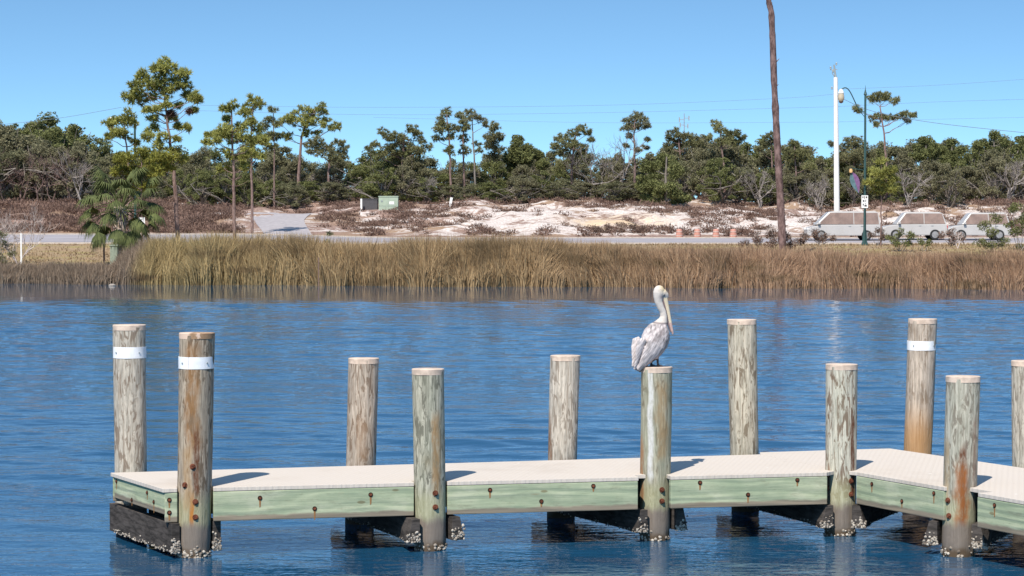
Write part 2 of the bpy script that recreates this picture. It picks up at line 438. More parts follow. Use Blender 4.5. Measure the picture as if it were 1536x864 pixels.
T = make_tree
def dead_clumps(root, base, D, cl, seed):
    rng = np.random.default_rng(seed); V = []
    for px, py, r in cl: V += pine_tufts(rng, at(px, py, D) - base, r * D / F, 40, 10, .25, .04)
    V = np.concatenate(V); o = tri_obj('dead_foliage', V, np.arange(len(V)), M['needle_dead'], root); o['label'] = 'dark brown dead needle clumps'
r_ = T('pine_tree', 'tallest green pine with open round crown behind the palm', 'tree', 131,
  [(268, 366), (264, 300), (261, 260), (255, 215), (250, 175), (247, 140), (246, 112)],
  [(244, 98, 10), (254, 106, 11), (230, 104, 8), (272, 116, 9), (275, 108, 7), (215, 117, 11), (199, 128, 6), (223, 129, 12), (243, 119, 11), (264, 129, 11),
   (191, 145, 8), (202, 148, 8), (214, 150, 8), (231, 145, 8), (252, 141, 8), (280, 143, 8), (293, 146, 8), (298, 151, 5), (208, 138, 8), (240, 133, 9), (277, 128, 8),
   (230, 177, 7), (256, 177, 8), (233, 190, 8), (280, 193, 5), (265, 210, 4), (222, 205, 9), (244, 205, 7), (236, 163, 5), (250, 158, 5), (268, 158, 5), (222, 165, 5), (240, 220, 8), (258, 228, 7), (272, 238, 7), (268, 190, 5), (290, 165, 4)], (.21, .05), mat='needle', seed=3, dens=1.25, stubs=14)
dead_clumps(r_, r_.location, 131, [(257, 171, 6), (285, 168, 6)], 5)
T('pine_tree', 'short pine with flat grey-green tiers left of the tallest pine', 'tree', 133, [(196, 366), (195, 300), (192, 240), (188, 200), (186, 175)],
  [(193, 177, 11), (182, 182, 8), (180, 198, 8), (188, 203, 7), (163, 186, 5), (170, 182, 6), (165, 206, 5), (172, 200, 5), (200, 185, 6), (204, 215, 6)], (.13, .04), mat='needle', seed=8, stubs=6)
T('pine_tree', 'young bushy yellow-green pine rising behind the palm fronds', 'tree', 128, [(214, 372), (213, 300), (212, 235)],
  [(190, 240, 13), (212, 232, 14), (238, 237, 13), (205, 258, 16), (230, 258, 15), (178, 258, 10), (250, 250, 10), (195, 280, 13), (220, 280, 13), (258, 236, 7)], (.12, .04), mat='needle_yel', seed=9, dens=1.3)
T('pine_tree', 'pine with bare straight trunk and broad ragged crown standing in the reeds', 'tree', 127,
  [(351, 375), (351, 300), (351, 260), (349, 225), (348, 190), (347, 162)],
  [(347, 160, 8), (336, 163, 5), (336, 192, 9), (349, 194, 11), (329, 200, 8), (362, 193, 9), (353, 205, 12), (339, 203, 11), (368, 205, 9), (376, 213, 8), (312, 202, 4), (311, 214, 5),
   (326, 212, 6), (392, 211, 9), (340, 178, 5), (342, 232, 7), (362, 236, 8), (335, 252, 7), (366, 252, 6)], (.16, .05), mat='needle', seed=12, stubs=10)
T('pine_tree', 'pine with tufted twin top just right of the bare-trunked pine', 'tree', 150, [(378, 330), (377, 260), (377, 200), (379, 160)],
  [(379, 150, 8), (387, 157, 8), (374, 165, 9), (368, 170, 8), (376, 184, 9), (391, 209, 10), (384, 195, 7), (372, 225, 10), (390, 232, 10)], (.15, .05), mat='needle', seed=13)
T('pine_tree', 'small thin pine left of the wide umbrella-topped pine', 'tree', 186, [(412, 305), (411, 240), (410, 170)],
  [(408, 166, 6), (405, 180, 7), (397, 191, 8), (415, 186, 5), (402, 206, 9), (413, 205, 7), (405, 222, 9)], (.13, .05), seed=14)
T('pine_tree', 'wide umbrella-topped pine with layered yellow-green tiers', 'tree', 192, [(446, 305), (449, 250), (452, 205), (462, 180), (472, 165)],
  [(430, 180, 9), (441, 180, 9), (456, 182, 9), (470, 184, 9), (443, 169, 5), (456, 164, 7), (469, 167, 8), (481, 161, 8), (486, 170, 7), (491, 180, 5), (486, 188, 6), (504, 190, 7),
   (497, 194, 5), (462, 174, 8), (423, 203, 6), (433, 206, 6), (418, 187, 5), (460, 200, 7), (475, 200, 6)], (.24, .08), seed=15, mat='needle')
T('pine_tree', 'low green pine with flat tufts right of the umbrella-topped pine', 'tree', 188, [(492, 305), (493, 260), (495, 225)],
  [(464, 218, 8), (478, 214, 9), (494, 221, 9), (509, 214, 7), (515, 222, 7), (517, 236, 6), (498, 236, 11), (478, 229, 11), (508, 232, 8)], (.2, .08), seed=16)
T('pine_tree', 'broad green pine with wispy horizontal limbs above the utility cabinet', 'tree', 194, [(606, 305), (604, 250), (606, 205)],
  [(575, 200, 7), (564, 216, 7), (583, 207, 8), (597, 208, 11), (616, 195, 8), (624, 201, 8), (632, 212, 7), (643, 221, 5), (608, 220, 15), (586, 225, 13), (627, 227, 11), (553, 223, 4), (600, 240, 14)], (.24, .08), seed=17)
T('pine_tree', 'tall slim pine with two tufted heads left of its pale neighbour', 'tree', 190, [(676, 305), (675, 240), (673, 200), (670, 172)],
  [(669, 170, 8), (657, 195, 8), (673, 192, 9), (662, 186, 7), (676, 206, 8), (673, 226, 8), (654, 208, 6), (660, 178, 5)], (.16, .06), seed=18)
T('pine_tree', 'narrow dark pine between the two-headed pine and the pale-trunked pine', 'tree', 192, [(697, 305), (695, 240), (694, 178)],
  [(695, 181, 8), (690, 174, 7), (690, 195, 7), (695, 208, 8), (698, 226, 8), (700, 190, 5)], (.15, .06), seed=19)
T('pine_tree', 'thin pale-trunked pine with sparse wispy crown', 'tree', 189, [(713, 305), (712, 244), (709, 200), (709, 175)],
  [(706, 170, 7), (722, 181, 6), (714, 176, 6), (729, 186, 4), (714, 216, 5), (720, 226, 4), (703, 176, 5)], (.14, .05), seed=20, dens=.7, bark='bark_grey')
T('pine_tree', 'dense upright oval pine right of the pale-trunked pine', 'tree', 196, [(742, 305), (741, 240), (741, 195)],
  [(742, 192, 8), (739, 205, 10), (750, 206, 7), (736, 219, 9), (747, 225, 8), (739, 235, 9), (732, 208, 5)], (.15, .06), seed=21, dens=1.2)
T('conical_tree', 'dense rounded green tree in the middle of the tree line', 'tree', 198, [(780, 305), (779, 250), (777, 212)],
  [(777, 209, 8), (775, 222, 13), (791, 222, 12), (804, 234, 12), (766, 235, 14), (788, 238, 15), (812, 246, 10), (776, 250, 14)], (.25, .1), leaf='oak', mat='oak_green', seed=22, dens=1.3)
T('pine_tree', 'leaning green pine with ragged top left of the dark single pine', 'tree', 193, [(858, 305), (857, 250), (864, 200)],
  [(873, 192, 7), (859, 200, 8), (840, 209, 8), (882, 200, 6), (851, 214, 12), (832, 220, 7), (846, 228, 13), (867, 222, 11), (862, 241, 12), (843, 247, 12), (888, 210, 4)], (.22, .08), seed=23, dens=1.1)
T('pine_tree', 'single dark pine with round crown and clear trunk against the sky', 'tree', 190, [(952, 305), (952, 245), (951, 205), (953, 180)],
  [(955, 176, 8), (944, 184, 7), (966, 181, 7), (970, 191, 6), (940, 193, 6), (955, 190, 9), (939, 219, 3), (957, 225, 4), (968, 221, 4), (971, 210, 3), (944, 205, 4)], (.17, .06), seed=24, dens=1.2)
T('evergreen_oak', 'dark green leafy oak reaching forward onto the dune', 'tree', 180, [(1000, 312), (998, 270), (1000, 235)],
  [(975, 250, 14), (995, 240, 14), (1012, 255, 14), (965, 275, 14), (985, 285, 15), (1010, 285, 14), (1025, 298, 10), (970, 300, 11), (990, 304, 9), (1010, 304, 9)], (.22, .08), leaf='oak', mat='oak_green', seed=25, dens=1.2, bark='bark_grey')
T('pine_tree', 'flat-topped green pine below the antenna mast', 'tree', 196, [(1022, 305), (1021, 250), (1018, 205)],
  [(1012, 201, 8), (1006, 208, 7), (1026, 205, 8), (1040, 206, 7), (1034, 214, 8), (1018, 216, 9), (1002, 220, 7), (1046, 216, 7)], (.2, .07), seed=26, dens=1.1)
T('pine_tree', 'tall pine with lopsided crown right of the antenna mast', 'tree', 192, [(1087, 305), (1086, 250), (1080, 195)],
  [(1073, 186, 8), (1079, 195, 8), (1089, 204, 8), (1103, 201, 8), (1064, 206, 6), (1114, 208, 6), (1094, 212, 7), (1078, 212, 6), (1105, 214, 6)], (.18, .07), seed=27)
T('pine_tree', 'small pine half hidden behind the tall dead trunk', 'tree', 194, [(1160, 305), (1158, 250), (1156, 205)],
  [(1155, 203, 7), (1162, 212, 7), (1148, 216, 7), (1138, 224, 6), (1168, 224, 6)], (.15, .06), seed=28)
T('pine_tree', 'low bright green pine right of the tall dead trunk', 'tree', 190, [(1195, 305), (1194, 260), (1192, 222)],
  [(1191, 217, 8), (1196, 231, 11), (1183, 230, 7), (1208, 235, 9), (1190, 245, 10), (1215, 250, 9)], (.15, .06), seed=29)
T('pine_tree', 'green broad pine behind the lamp banner', 'tree', 192, [(1282, 305), (1281, 260), (1281, 220)],
  [(1280, 212, 9), (1269, 222, 10), (1291, 222, 10), (1302, 231, 10), (1280, 234, 14), (1262, 238, 9), (1296, 246, 10), (1247, 216, 4)], (.2, .07), seed=30, dens=1.2)
T('pine_tree', 'tall umbrella pine with clear dark trunk beside the street lamp', 'tree', 186, [(1330, 305), (1329, 245), (1326, 200), (1320, 160)],
  [(1320, 144, 9), (1309, 149, 7), (1330, 146, 8), (1341, 152, 6), (1320, 175, 7), (1309, 177, 5), (1330, 178, 6), (1314, 186, 4), (1349, 174, 5), (1360, 171, 6), (1370, 174, 4), (1361, 182, 5),
   (1341, 178, 4), (1284, 163, 5), (1290, 166, 3)], (.17, .07), seed=31, dens=1.15)
T('pine_tree', 'young pine with tufted green crown beside the lamp post', 'tree', 134, [(1321, 372), (1322, 320), (1322, 285), (1322, 245)],
  [(1322, 243, 6), (1311, 257, 8), (1334, 256, 8), (1322, 264, 10), (1341, 270, 7), (1305, 275, 7), (1326, 280, 10), (1312, 287, 7), (1338, 286, 6)], (.09, .03), mat='needle', seed=32, dens=1.2)
for k, (cl, lab, mt) in enumerate([
   ([(1389, 212, 10), (1378, 220, 10), (1403, 222, 9), (1390, 232, 13), (1372, 236, 9)], 'yellow-green oak crown topping the thicket above the first white SUV', 'oak_green'),
   ([(1428, 215, 10), (1443, 224, 9), (1415, 226, 9), (1432, 236, 12)], 'round dull green oak between two taller crowns at right', 'oak_green'),
   ([(1491, 201, 9), (1505, 212, 9), (1478, 214, 9), (1492, 224, 12), (1466, 218, 8)], 'tallest round-topped oak of the right-hand thicket', 'oak_green'),
   ([(1532, 212, 10), (1542, 225, 12), (1524, 226, 9)], 'green oak crown cut by the right edge of the view', 'oak_green')]):
    cx = cl[0][0]; T('oak_tree', lab, 'tree', 197 + k, [(cx, 305), (cx, 250), (cx, cl[0][1] + 8)], cl, (.2, .08), leaf='oak', mat=mt, seed=40 + k, bark='bark_grey')

# --- bare branching plants
def twig_tree(mb, rng, p, d, L, r, depth, up=.25, n=4):
    d = d.normalized(); q = p + d * L; mid = p.lerp(q, .5) + Vector((rng.normal(), rng.normal(), rng.normal())) * L * .06
    mb.tube([p, mid, q], [r, r * .85, r * .65], n, cap=False)
    if depth == 0: return
    for k in range(3 if depth > 1 else 3):
        nd = d + Vector((rng.normal(), rng.normal(), rng.normal())) * .55 + Vector((0, 0, up))
        twig_tree(mb, rng, p.lerp(q, rng.uniform(.55, 1)), nd, L * rng.uniform(.6, .85), r * .6, depth - 1, up, 3)
def bare(name, label, D, px, ytop, spread=.5, seed=1, mat='twig', stems=3, depth=4, group=None, r=.05, base_y=None):
    rng = np.random.default_rng(seed); x = at(px, 300, D).x; z = float(ground(x, D)) if base_y is None else at(px, base_y, D).z
    h = at(px, ytop, D).z - z; root = empty(name, (x, D, z), label, 'tree' if 'tree' in name else 'shrub', group); mb = MB()
    for k in range(stems):
        a = rng.uniform(0, 6.28); d = Vector((math.cos(a) * spread, math.sin(a) * spread, 1))
        twig_tree(mb, rng, Vector((0, 0, -.05)), d, h * .34, r, depth)
    mb.build('branches', M[mat], root); return root
bare('bare_tree', 'grey leafless tree with fine twigs beside the single dark pine', 189, 932, 186, .15, 3, 'twig', 1, 5, r=.1)
bare('bare_tree', 'leafless twiggy tree at the ragged pine behind the dune', 191, 884, 200, .2, 4, 'twig', 1, 5, r=.09)
bare('bare_tree', 'pale leafless tree in the left thicket behind the palm', 172, 122, 205, .2, 6, 'twig', 1, 5, r=.1)
bare('bare_shrub', 'pale pinkish leafless shrub on the far left bank', 121, 26, 290, .7, 7, 'twig_pale', 6, 4, r=.035)
bare('bare_shrub', 'small white leafless sapling standing at the right edge of the reeds', 128, 1437, 335, .4, 8, 'twig_pale', 2, 3, r=.03)
bare('bare_tree', 'grey spindly leafless tree right of the street lamp thicket', 183, 1362, 240, .5, 9, 'twig', 3, 4, r=.08)
bare('bare_tree', 'crooked grey leafless oak near the right edge of the thicket', 184, 1512, 225, .5, 10, 'twig', 3, 4, r=.1)
bare('bare_tree', 'grey leafless shrubby tree left of the white power pole', 182, 1228, 252, .6, 11, 'twig', 4, 4, r=.07)
bare('bare_tree', 'leafless grey tree among scrub right of the dark trunk', 184, 1140, 240, .5, 12, 'twig', 3, 4, r=.07)
bare('bare_tree', 'leafless branching shrub above the leaning marker post', 186, 640, 255, .6, 14, 'twig', 4, 4, r=.06)

# --- scrub oak thicket, prototypes copied
def oak_proto(k):
    rng = np.random.default_rng(100 + k); mb = MB(); V = []; tips = []
    for s in range(3 + k % 2):
        a = rng.uniform(0, 6.28); p = Vector((math.cos(a) * .1, math.sin(a) * .1, -.1)); r = .06
        d = Vector((math.cos(a) * .5, math.sin(a) * .5, 1)).normalized(); pts = [p]
        for j in range(5):
            d = (d + Vector((rng.normal(), rng.normal(), rng.normal() * .3)) * .35).normalized(); p = p + d * .42; pts.append(p)
        mb.tube(pts, [.065, .055, .045, .035, .025, .015], 6)
        for j in range(1, 6):
            q = pts[j] + Vector((rng.normal() * .6, rng.normal() * .6, rng.uniform(-.1, .5))); limb(mb, pts[j], q, .025, .008, rng, 4, .05, 3); tips.append(q)
    for j in range(26):
        a = rng.uniform(0, 6.28); h = rng.uniform(.2, .95); R = .8 * rng.uniform(.3, 1)
        e = Vector((math.cos(a) * R, math.sin(a) * R, h * 2.5)); limb(mb, Vector((e.x * .2, e.y * .2, e.z * .45)), e, .028, .007, rng, 4, .04, 4)
    for j in range(46):
        a = rng.uniform(0, 6.28); h = rng.uniform(.08, 1) ** .8; R = .95 * math.sin(min(1, (1.12 - h) * 1.6) * math.pi / 2) * rng.uniform(.35, 1)
        c = (R * math.cos(a), R * math.sin(a), h * 2.35); r = rng.uniform(.16, .36)
        V += blob_leaves(rng, c, r, 300, .065, .042, 7)
    V = np.concatenate(V)
    return mb, V
protos = []
for k in range(6):
    mb, V = oak_proto(k); g = k == 5
    root = empty('scrub_oak', (0, 0, -50)); t = mb.build('trunk', M['bark_grey'], root)
    c = tri_obj('crown', V, np.arange(len(V)), M['oak_green'] if k in (2, 5) else M['oak'], root); protos.append([root, t, c, False])
OUT = [(0, 194), (60, 192), (100, 196), (130, 210), (150, 226), (180, 232), (300, 234), (320, 232), (400, 232), (420, 240), (500, 240), (545, 242), (575, 226), (640, 240), (660, 247), (700, 249), (760, 240), (800, 236), (830, 242), (900, 242),
       (920, 238), (960, 246), (980, 228), (1000, 222), (1040, 212), (1100, 215), (1130, 224), (1200, 232), (1240, 240), (1270, 228), (1340, 230), (1360, 228), (1400, 220), (1440, 226), (1470, 220), (1536, 214)]
def zone_label(px):
    for lim, t in ((130, 'at the far left above the rusty bank'), (260, 'behind the palm and tallest pine'), (380, 'behind the bare-trunked pine'), (480, 'at the head of the grey side drive'),
                   (560, 'left of the dark utility box'), (640, 'behind the pale green cabinet'), (740, 'behind the leaning marker post'), (840, 'at mid line left of the yellow sand'),
                   (960, 'above the yellow sand bank'), (1060, 'around the dark evergreen oak'), (1160, 'above the orange barrels'), (1240, 'between dead trunk and white pole'),
                   (1330, 'behind the street lamp'), (1430, 'above the first white SUV')):
        if px < lim: return t
    return 'at the far right above the last SUV'
rg = random.Random(5)
def place_oak(px, D, ytop, wid=1.):
    pr = protos[rg.randrange(6)]; x = at(px, 300, D).x; z = float(ground(x, D)); h = at(px, ytop, D).z - z
    if not pr[3]: root = pr[0]; pr[3] = True
    else:
        root = pr[0].copy(); C.objects.link(root)
        for ch in (pr[1], pr[2]): c = ch.copy(); C.objects.link(c); c.parent = root
    s = h / 2.3; root.location = (x, D, z - .05); w = max(s, 1.4) * wid * rg.uniform(1.0, 1.3); root.scale = (w, w, s); root.rotation_euler = (0, 0, rg.uniform(0, 6.28))
    zl = zone_label(px)
    row = 'front' if D < 189 else ('middle' if D < 199 else ('back' if D < 210 else 'rearmost'))
    tag(root, f'{row} row scrub oak {zl}', 'tree', f'scrub oaks {zl}, {row} of the thicket')
ox = [a for a, b in OUT]; oy = [b for a, b in OUT]
for D, step, off, lo in ((216, 50, 9, 8), (205, 46, 0, 0), (195, 44, 13, 14), (186.5, 34, 26, 34)):
    px = -50 + off * .5
    while px < 1600:
        p = px + rg.uniform(-9, 9); y = float(np.interp(p, ox, oy)) + lo + rg.uniform(-9, 6) - 5
        if lo == 36: y = max(y, 256 + rg.uniform(-6, 10))
        if not (lo == 36 and (385 < p < 455)): place_oak(p, D + rg.uniform(-2, 2), y)
        px += step
# dark upright twiggy trees at far left
for k, (px, yt) in enumerate(((8, 184), (58, 188), (78, 190), (104, 194), (34, 205))):
    r = bare('bare_tree', 'dark upright twiggy treetop above the far left thicket', 184, px, yt + 18, .25, 60 + k, 'bark', 2, 4, 'dark twiggy treetops at far left', r=.06)

# --- rusty brush and low dune plants (uncountable)
def brush():
    rng = np.random.default_rng(77); V = []
    n = 0
    while n < 2100:
        y = rng.uniform(151.6, 189); px = rng.uniform(-40, 1580); x = at(px, 330, y).x
        if 360 < px < 480 and y < 177: continue
        d = fbm(np.array(x * .45), np.array(y * .22), 3, 9)
        left = 1 - sm(290, 420, px)
        thr = .49 - .4 * left - .12 * sm(176, 186, y) + .1 * math.exp(-((px - 1235) / 75) ** 2)
        if 870 < px < 1010 and y < 158: thr = .2
        elif abs(px - 925) < 110 and 158 < y < 170: thr = .8
        if d < thr and rng.random() > .06: continue
        z = float(ground(x, y)); s = rng.uniform(.16, .6) * (1.5 if left > .5 else 1)
        m = int(70 * (s / .4) ** 1.5); u = sph(rng, m); u[:, 2] = np.abs(u[:, 2])
        P = np.array([x, y, z]) + u * np.array([s * 1.4, s, s * .75]) * rng.uniform(.2, 1, (m, 1))
        V.append(tri_leaves(rng, P, u + sph(rng, m) * .8 + np.array([0, 0, .4]), .16, .07)); n += 1
    V = np.concatenate(V); o = tri_obj('dune_brush', V, np.arange(len(V)), M['brush_leaf'])
    tag(o, 'rusty brown low brush scattered over the sand bank behind the road', 'brush', kind='stuff')
brush()

# --- reeds
def reeds():
    rng = np.random.default_rng(11)
    tx = [-200, 0, 150, 172, 185, 215, 260, 400, 480, 500, 600, 760, 830, 900, 1000, 1100, 1200, 1300, 1430, 1480, 1536, 1800]
    ty = [391, 389, 392, 388, 374, 357, 350, 348, 353, 356, 354, 352, 356, 362, 369, 366, 371, 374, 378, 374, 372, 372]
    N = 210000
    px = rng.uniform(-130, 1680, N); s = rng.beta(1.1, 1.7, N) * 9.5 - .3
    x = (px - 768) / F * 105; y = shore(x) + s
    x = (px - 768) / F * y; y = shore(x) + s
    left = px < 168 + rng.normal(size=N) * 5
    s = np.where(left, s * .6, s); y = shore(x) + s
    zt = CAMZ - (np.interp(px, tx, ty) - YH) / F * (y)            # canopy top
    g = np.maximum(ground(x, y), -.35)
    hm = zt - g; clump = fbm(x * .9, y * .5, 3, 4)
    h = hm * (.62 + .75 * clump) * np.where(rng.random(N) < .06, rng.uniform(1.0, 1.22, N), rng.uniform(.5, 1.0, N)) * np.where(s < 1.2, .55 + .35 * np.clip(s, 0, 1.2) / 1.2, 1)
    h = np.minimum(h, hm * 1.13)
    keep = (h > .25) & ~((s < 1.3) & (fbm(x * 1.3, y * .3, 2, 14) > .58) & (rng.random(N) < .85)); x, y, g, h, left = x[keep], y[keep], g[keep], h[keep], left[keep]; N = len(x)
    lean = rng.normal(size=(N, 2)) * np.array([.17, .12]) + (fbm(x * 1.1, y * .6, 2, 8) - .5)[:, None] * np.array([.9, .3])
    fallen = rng.random(N) < .04; lean[fallen] *= 4.5; h = np.where(fallen, h * .7, h)
    w = rng.uniform(.008, .02, N)
    ang = rng.uniform(-.9, .9, N); wx, wy = np.cos(ang) * w, np.sin(ang) * w
    B = np.stack([x, y, g - .05], 1); S = np.stack([wx, wy, 0 * w], 1)
    Mi = B + np.stack([lean[:, 0] * h * .35, lean[:, 1] * h * .35, h * .6], 1)
    To = B + np.stack([lean[:, 0] * h * 1.1, lean[:, 1] * h * 1.1, h * (1 - np.abs(lean[:, 0]) * .4)], 1)
    V = np.stack([B - S * .8, B + S * .8, Mi - S, Mi + S, To], 1).reshape(-1, 3)
    k = np.arange(N)[:, None] * 5; Tt = np.concatenate([k + [0, 1, 3], k + [0, 3, 2], k + [2, 3, 4]])
    o = tri_obj('reeds', V, Tt, M['reed']); tag(o, 'golden brown marsh reeds lining the far bank', 'reeds', kind='stuff')
reeds()

def lawn():
    rng = np.random.default_rng(31); N = 26000; y = rng.uniform(106, 137.8, N); px = rng.uniform(-60, 1600, N); x = (px - 768) / F * y
    k = (y > shore(x) + 5); x, y = x[k], y[k]; N = len(x); h = rng.uniform(.05, .17, N) * (.5 + fbm(x * .4, y * .25, 3, 12)); g = ground(x, y)
    B = np.stack([x, y, g - .01], 1); a = rng.uniform(-1, 1, N); S = np.stack([np.cos(a), np.sin(a), 0 * a], 1) * rng.uniform(.02, .06, (N, 1))
    V = np.stack([B - S, B + S, B + np.stack([rng.normal(size=N) * .05, rng.normal(size=N) * .05, h], 1)], 1).reshape(-1, 3)
    o = tri_obj('lawn_grass', V, np.arange(len(V)), foliage_mat('dry_grass', (.17, .115, .065), (.42, .3, .175))); tag(o, 'short dry tan grass on the verge in front of the road', 'grass', kind='stuff')
lawn()
# --- palm
def palm():
    D = 119; base = at(190, 392, D); base.z = float(ground(base.x, D)); top = at(189, 318, D)
    root = empty('palm_tree', base, 'cabbage palm with drooping fan leaves and shaggy trunk on the bank', 'palm'); rng = np.random.default_rng(5)
    h = top.z - base.z; mb = MB()
    mb.lathe([(.3, -.1), (.27, .3), (.24, h * .5), (.26, h), (.1, h + .25)], n=14, jit=lambda t, z: .08 * math.sin(7 * t + z * 9))
    for k in range(90):   # old leaf boots
        a = rng.uniform(0, 6.28); z = rng.uniform(.1, h); r = .24; d = Vector((math.cos(a), math.sin(a), 0))
        p = d * r + Vector((0, 0, z)); q = d * (r + .16) + Vector((0, 0, z + .22)); mb.tube([p, q], [.05, .03], 4)
    mb.build('trunk', bark_mat('palm_bark', (.22, .16, .12), (.6, .5, .42), 6, 6), root)
    V = []; st = MB()
    for k in range(46):
        a = k * 2.4 + rng.uniform(-.2, .2); el = math.radians(72 - 118 * (k / 46) ** 1.1 + rng.uniform(-8, 8))
        d = Vector((math.cos(a) * math.cos(el), math.sin(a) * math.cos(el), math.sin(el)))
        L = rng.uniform(1.5, 2.1); p0 = Vector((0, 0, h)); p1 = p0 + d * L * .55; p2 = p1 + (d + Vector((0, 0, -.35))).normalized() * L * .45
        st.tube([p0, p1, p2], [.03, .022, .015], 4, cap=False)
        ax = (p2 - p1).normalized(); side = ax.cross(Vector((0, 0, 1))).normalized(); nrm = side.cross(ax)
        droop = .3 + .4 * (k / 46)
        for j in range(30):
            t = (j / 29 - .5) * 2; an = t * 2.0
            ld = (ax * math.cos(an) + side * math.sin(an) + Vector((0, 0, -droop)) - nrm * abs(t) * .15).normalized(); ll = 1.15 * (1 - .3 * abs(t)) * rng.uniform(.85, 1.1)
            m = p2 + ld * ll * .5; e = m + (ld + Vector((0, 0, -.8 - droop))).normalized() * ll * .5; w = ld.cross(nrm).normalized() * .032
            V += [p2 - w * .3, p2 + w * .3, m + w, p2 - w * .3, m + w, m - w, m - w, m + w, e]
    root.scale = (1.06, 1.06, 1.05); root.location.x -= .3
    st.build('leaf_stalks', M['palm'], root)
    V = np.array([tuple(v) for v in V]); tri_obj('fronds', V, np.arange(len(V)), M['palm'], root)
palm()

# --- individual shrubs
def shrub(name, label, D, cl, mat, seed, leafs=(.11, .05), dens=1., twigs=10):
    rng = np.random.default_rng(seed); px = sum(c[0] for c in cl) / len(cl); x = at(px, 340, D).x; base = Vector((x, D, float(ground(x, D))))
    root = empty(name, base, label, 'shrub'); mb = MB(); V = []
    for c in cl:
        p = at(c[0], c[1], D + rng.uniform(-.4, .4)) - base; r = c[2] * D / F
        limb(mb, (rng.normal() * .1, rng.normal() * .1, -.05), p, .025, .008, rng, 4, 0, 3)
        for k in range(twigs): 
            u = sph(rng, 1)[0]; u[2] = abs(u[2]); limb(mb, p, p + Vector(tuple(u)) * r * rng.uniform(.8, 1.4), .008, .004, rng, 3, 0, 2)
        V += blob_leaves(rng, p, r, int(500 * dens * max(.4, (r / .5) ** 1.6)), leafs[0], leafs[1], 6)
    mb.build('stems', M['twig'], root); V = np.concatenate(V); tri_obj('leaves', V, np.arange(len(V)), M[mat], root)
shrub('shrub', 'brown twiggy bush at the foot of the tall dead trunk', 121, [(1135, 358, 12), (1155, 350, 14), (1178, 355, 14), (1200, 362, 12), (1118, 366, 9), (1160, 366, 14), (1185, 368, 12)], 'brush_leaf', 3, dens=.8, twigs=26)
shrub('shrub', 'low green shrub in front of the first white SUV', 126, [(1335, 356, 8), (1350, 350, 9), (1365, 354, 10), (1345, 362, 10), (1362, 365, 9)], 'oak_green', 4)
shrub('shrub', 'small low green shrub just right of the larger green one', 126, [(1382, 362, 7), (1394, 365, 7)], 'oak_green', 5)
shrub('evergreen_shrub', 'tall dark evergreen bush hiding the rear of the last SUV', 124, [(1478, 340, 12), (1495, 325, 12), (1490, 350, 14), (1470, 362, 11), (1505, 365, 13), (1485, 370, 12)], 'oak_green', 6, dens=.8)
shrub('evergreen_shrub', 'dark green bush at the right edge of the view', 126, [(1520, 310, 14), (1536, 330, 16), (1525, 350, 14), (1545, 355, 14), (1530, 372, 10), (1515, 335, 10)], 'oak_green', 7)
shrub('shrub', 'grey-brown bush on the lawn at the left edge', 117, [(2, 352, 10), (8, 368, 12), (18, 380, 10), (-4, 385, 12), (4, 392, 10)], 'oak', 8, dens=.7, twigs=20)
shrub('shrub', 'dark twiggy sprig poking above the reeds near the drive', 113, [(494, 350, 5), (490, 362, 7), (500, 372, 7), (505, 388, 8)], 'oak', 9, dens=.6, twigs=16)
shrub('shrub', 'brown brush growing before the front end of the minivan', 134, [(1208, 354, 8), (1222, 350, 10), (1238, 354, 9), (1252, 358, 7), (1230, 360, 9)], 'brush_leaf', 21, dens=.8, twigs=18)
shrub('shrub', 'brown brush between the minivan and the first white SUV', 134, [(1306, 352, 7), (1318, 348, 8), (1326, 356, 8)], 'brush_leaf', 22, dens=.8, twigs=18)
shrub('shrub', 'brown brush between the two white SUVs', 131, [(1412, 354, 8), (1426, 350, 9), (1442, 356, 9), (1430, 362, 8)], 'brush_leaf', 23, dens=.8, twigs=18)
shrub('shrub', 'broad brown mound of brush below the yellow sand', 154, [(895, 345, 9), (912, 341, 9), (930, 340, 9), (948, 341, 9), (966, 344, 9), (985, 348, 8), (905, 350, 9), (935, 350, 9), (960, 350, 9)], 'brush_leaf', 10, dens=.9)

# --- tall dead trunk
def dead_trunk():
    D = 120; pts = [(1174, 385), (1173, 345), (1170, 290), (1167, 240), (1164, 180), (1161, 120), (1159, 60), (1157, 18), (1153, 2), (1155, -30)]
    P = [at(a, b, D) for a, b in pts]; base = Vector((P[0].x, D, float(ground(P[0].x, D)))); P[0].z = base.z - .2
    root = empty('dead_pine_trunk', base, 'tall branchless dead pine trunk rising past the top of the view', 'tree'); mb = MB(); rng = np.random.default_rng(2)
    L = [p - base for p in P]; Q = []; n = len(L)
    for i in range(n - 1):
        for k in range(6): Q.append(L[i].lerp(L[i + 1], k / 6))
    Q.append(L[-1]); m = len(Q)
    mb.tube(Q, [(.215 - .07 * (i / m)) * (1 + .06 * rng.normal()) + (.08 if i < 2 else 0) for i in range(m)], 12)
    for (a, b, c, d) in ((1162, 95, 1169, 88), (1159, 55, 1154, 50), (1166, 155, 1158, 150), (1157, 10, 1150, 8), (1169, 250, 1176, 246), (1163, 130, 1168, 127)):
        limb(mb, at(a, b, D) - base, at(c, d, D) - base, .05, .015, rng, 5, 0, 3)
    mb.build('trunk', M['bark_dead'], root)
dead_trunk()

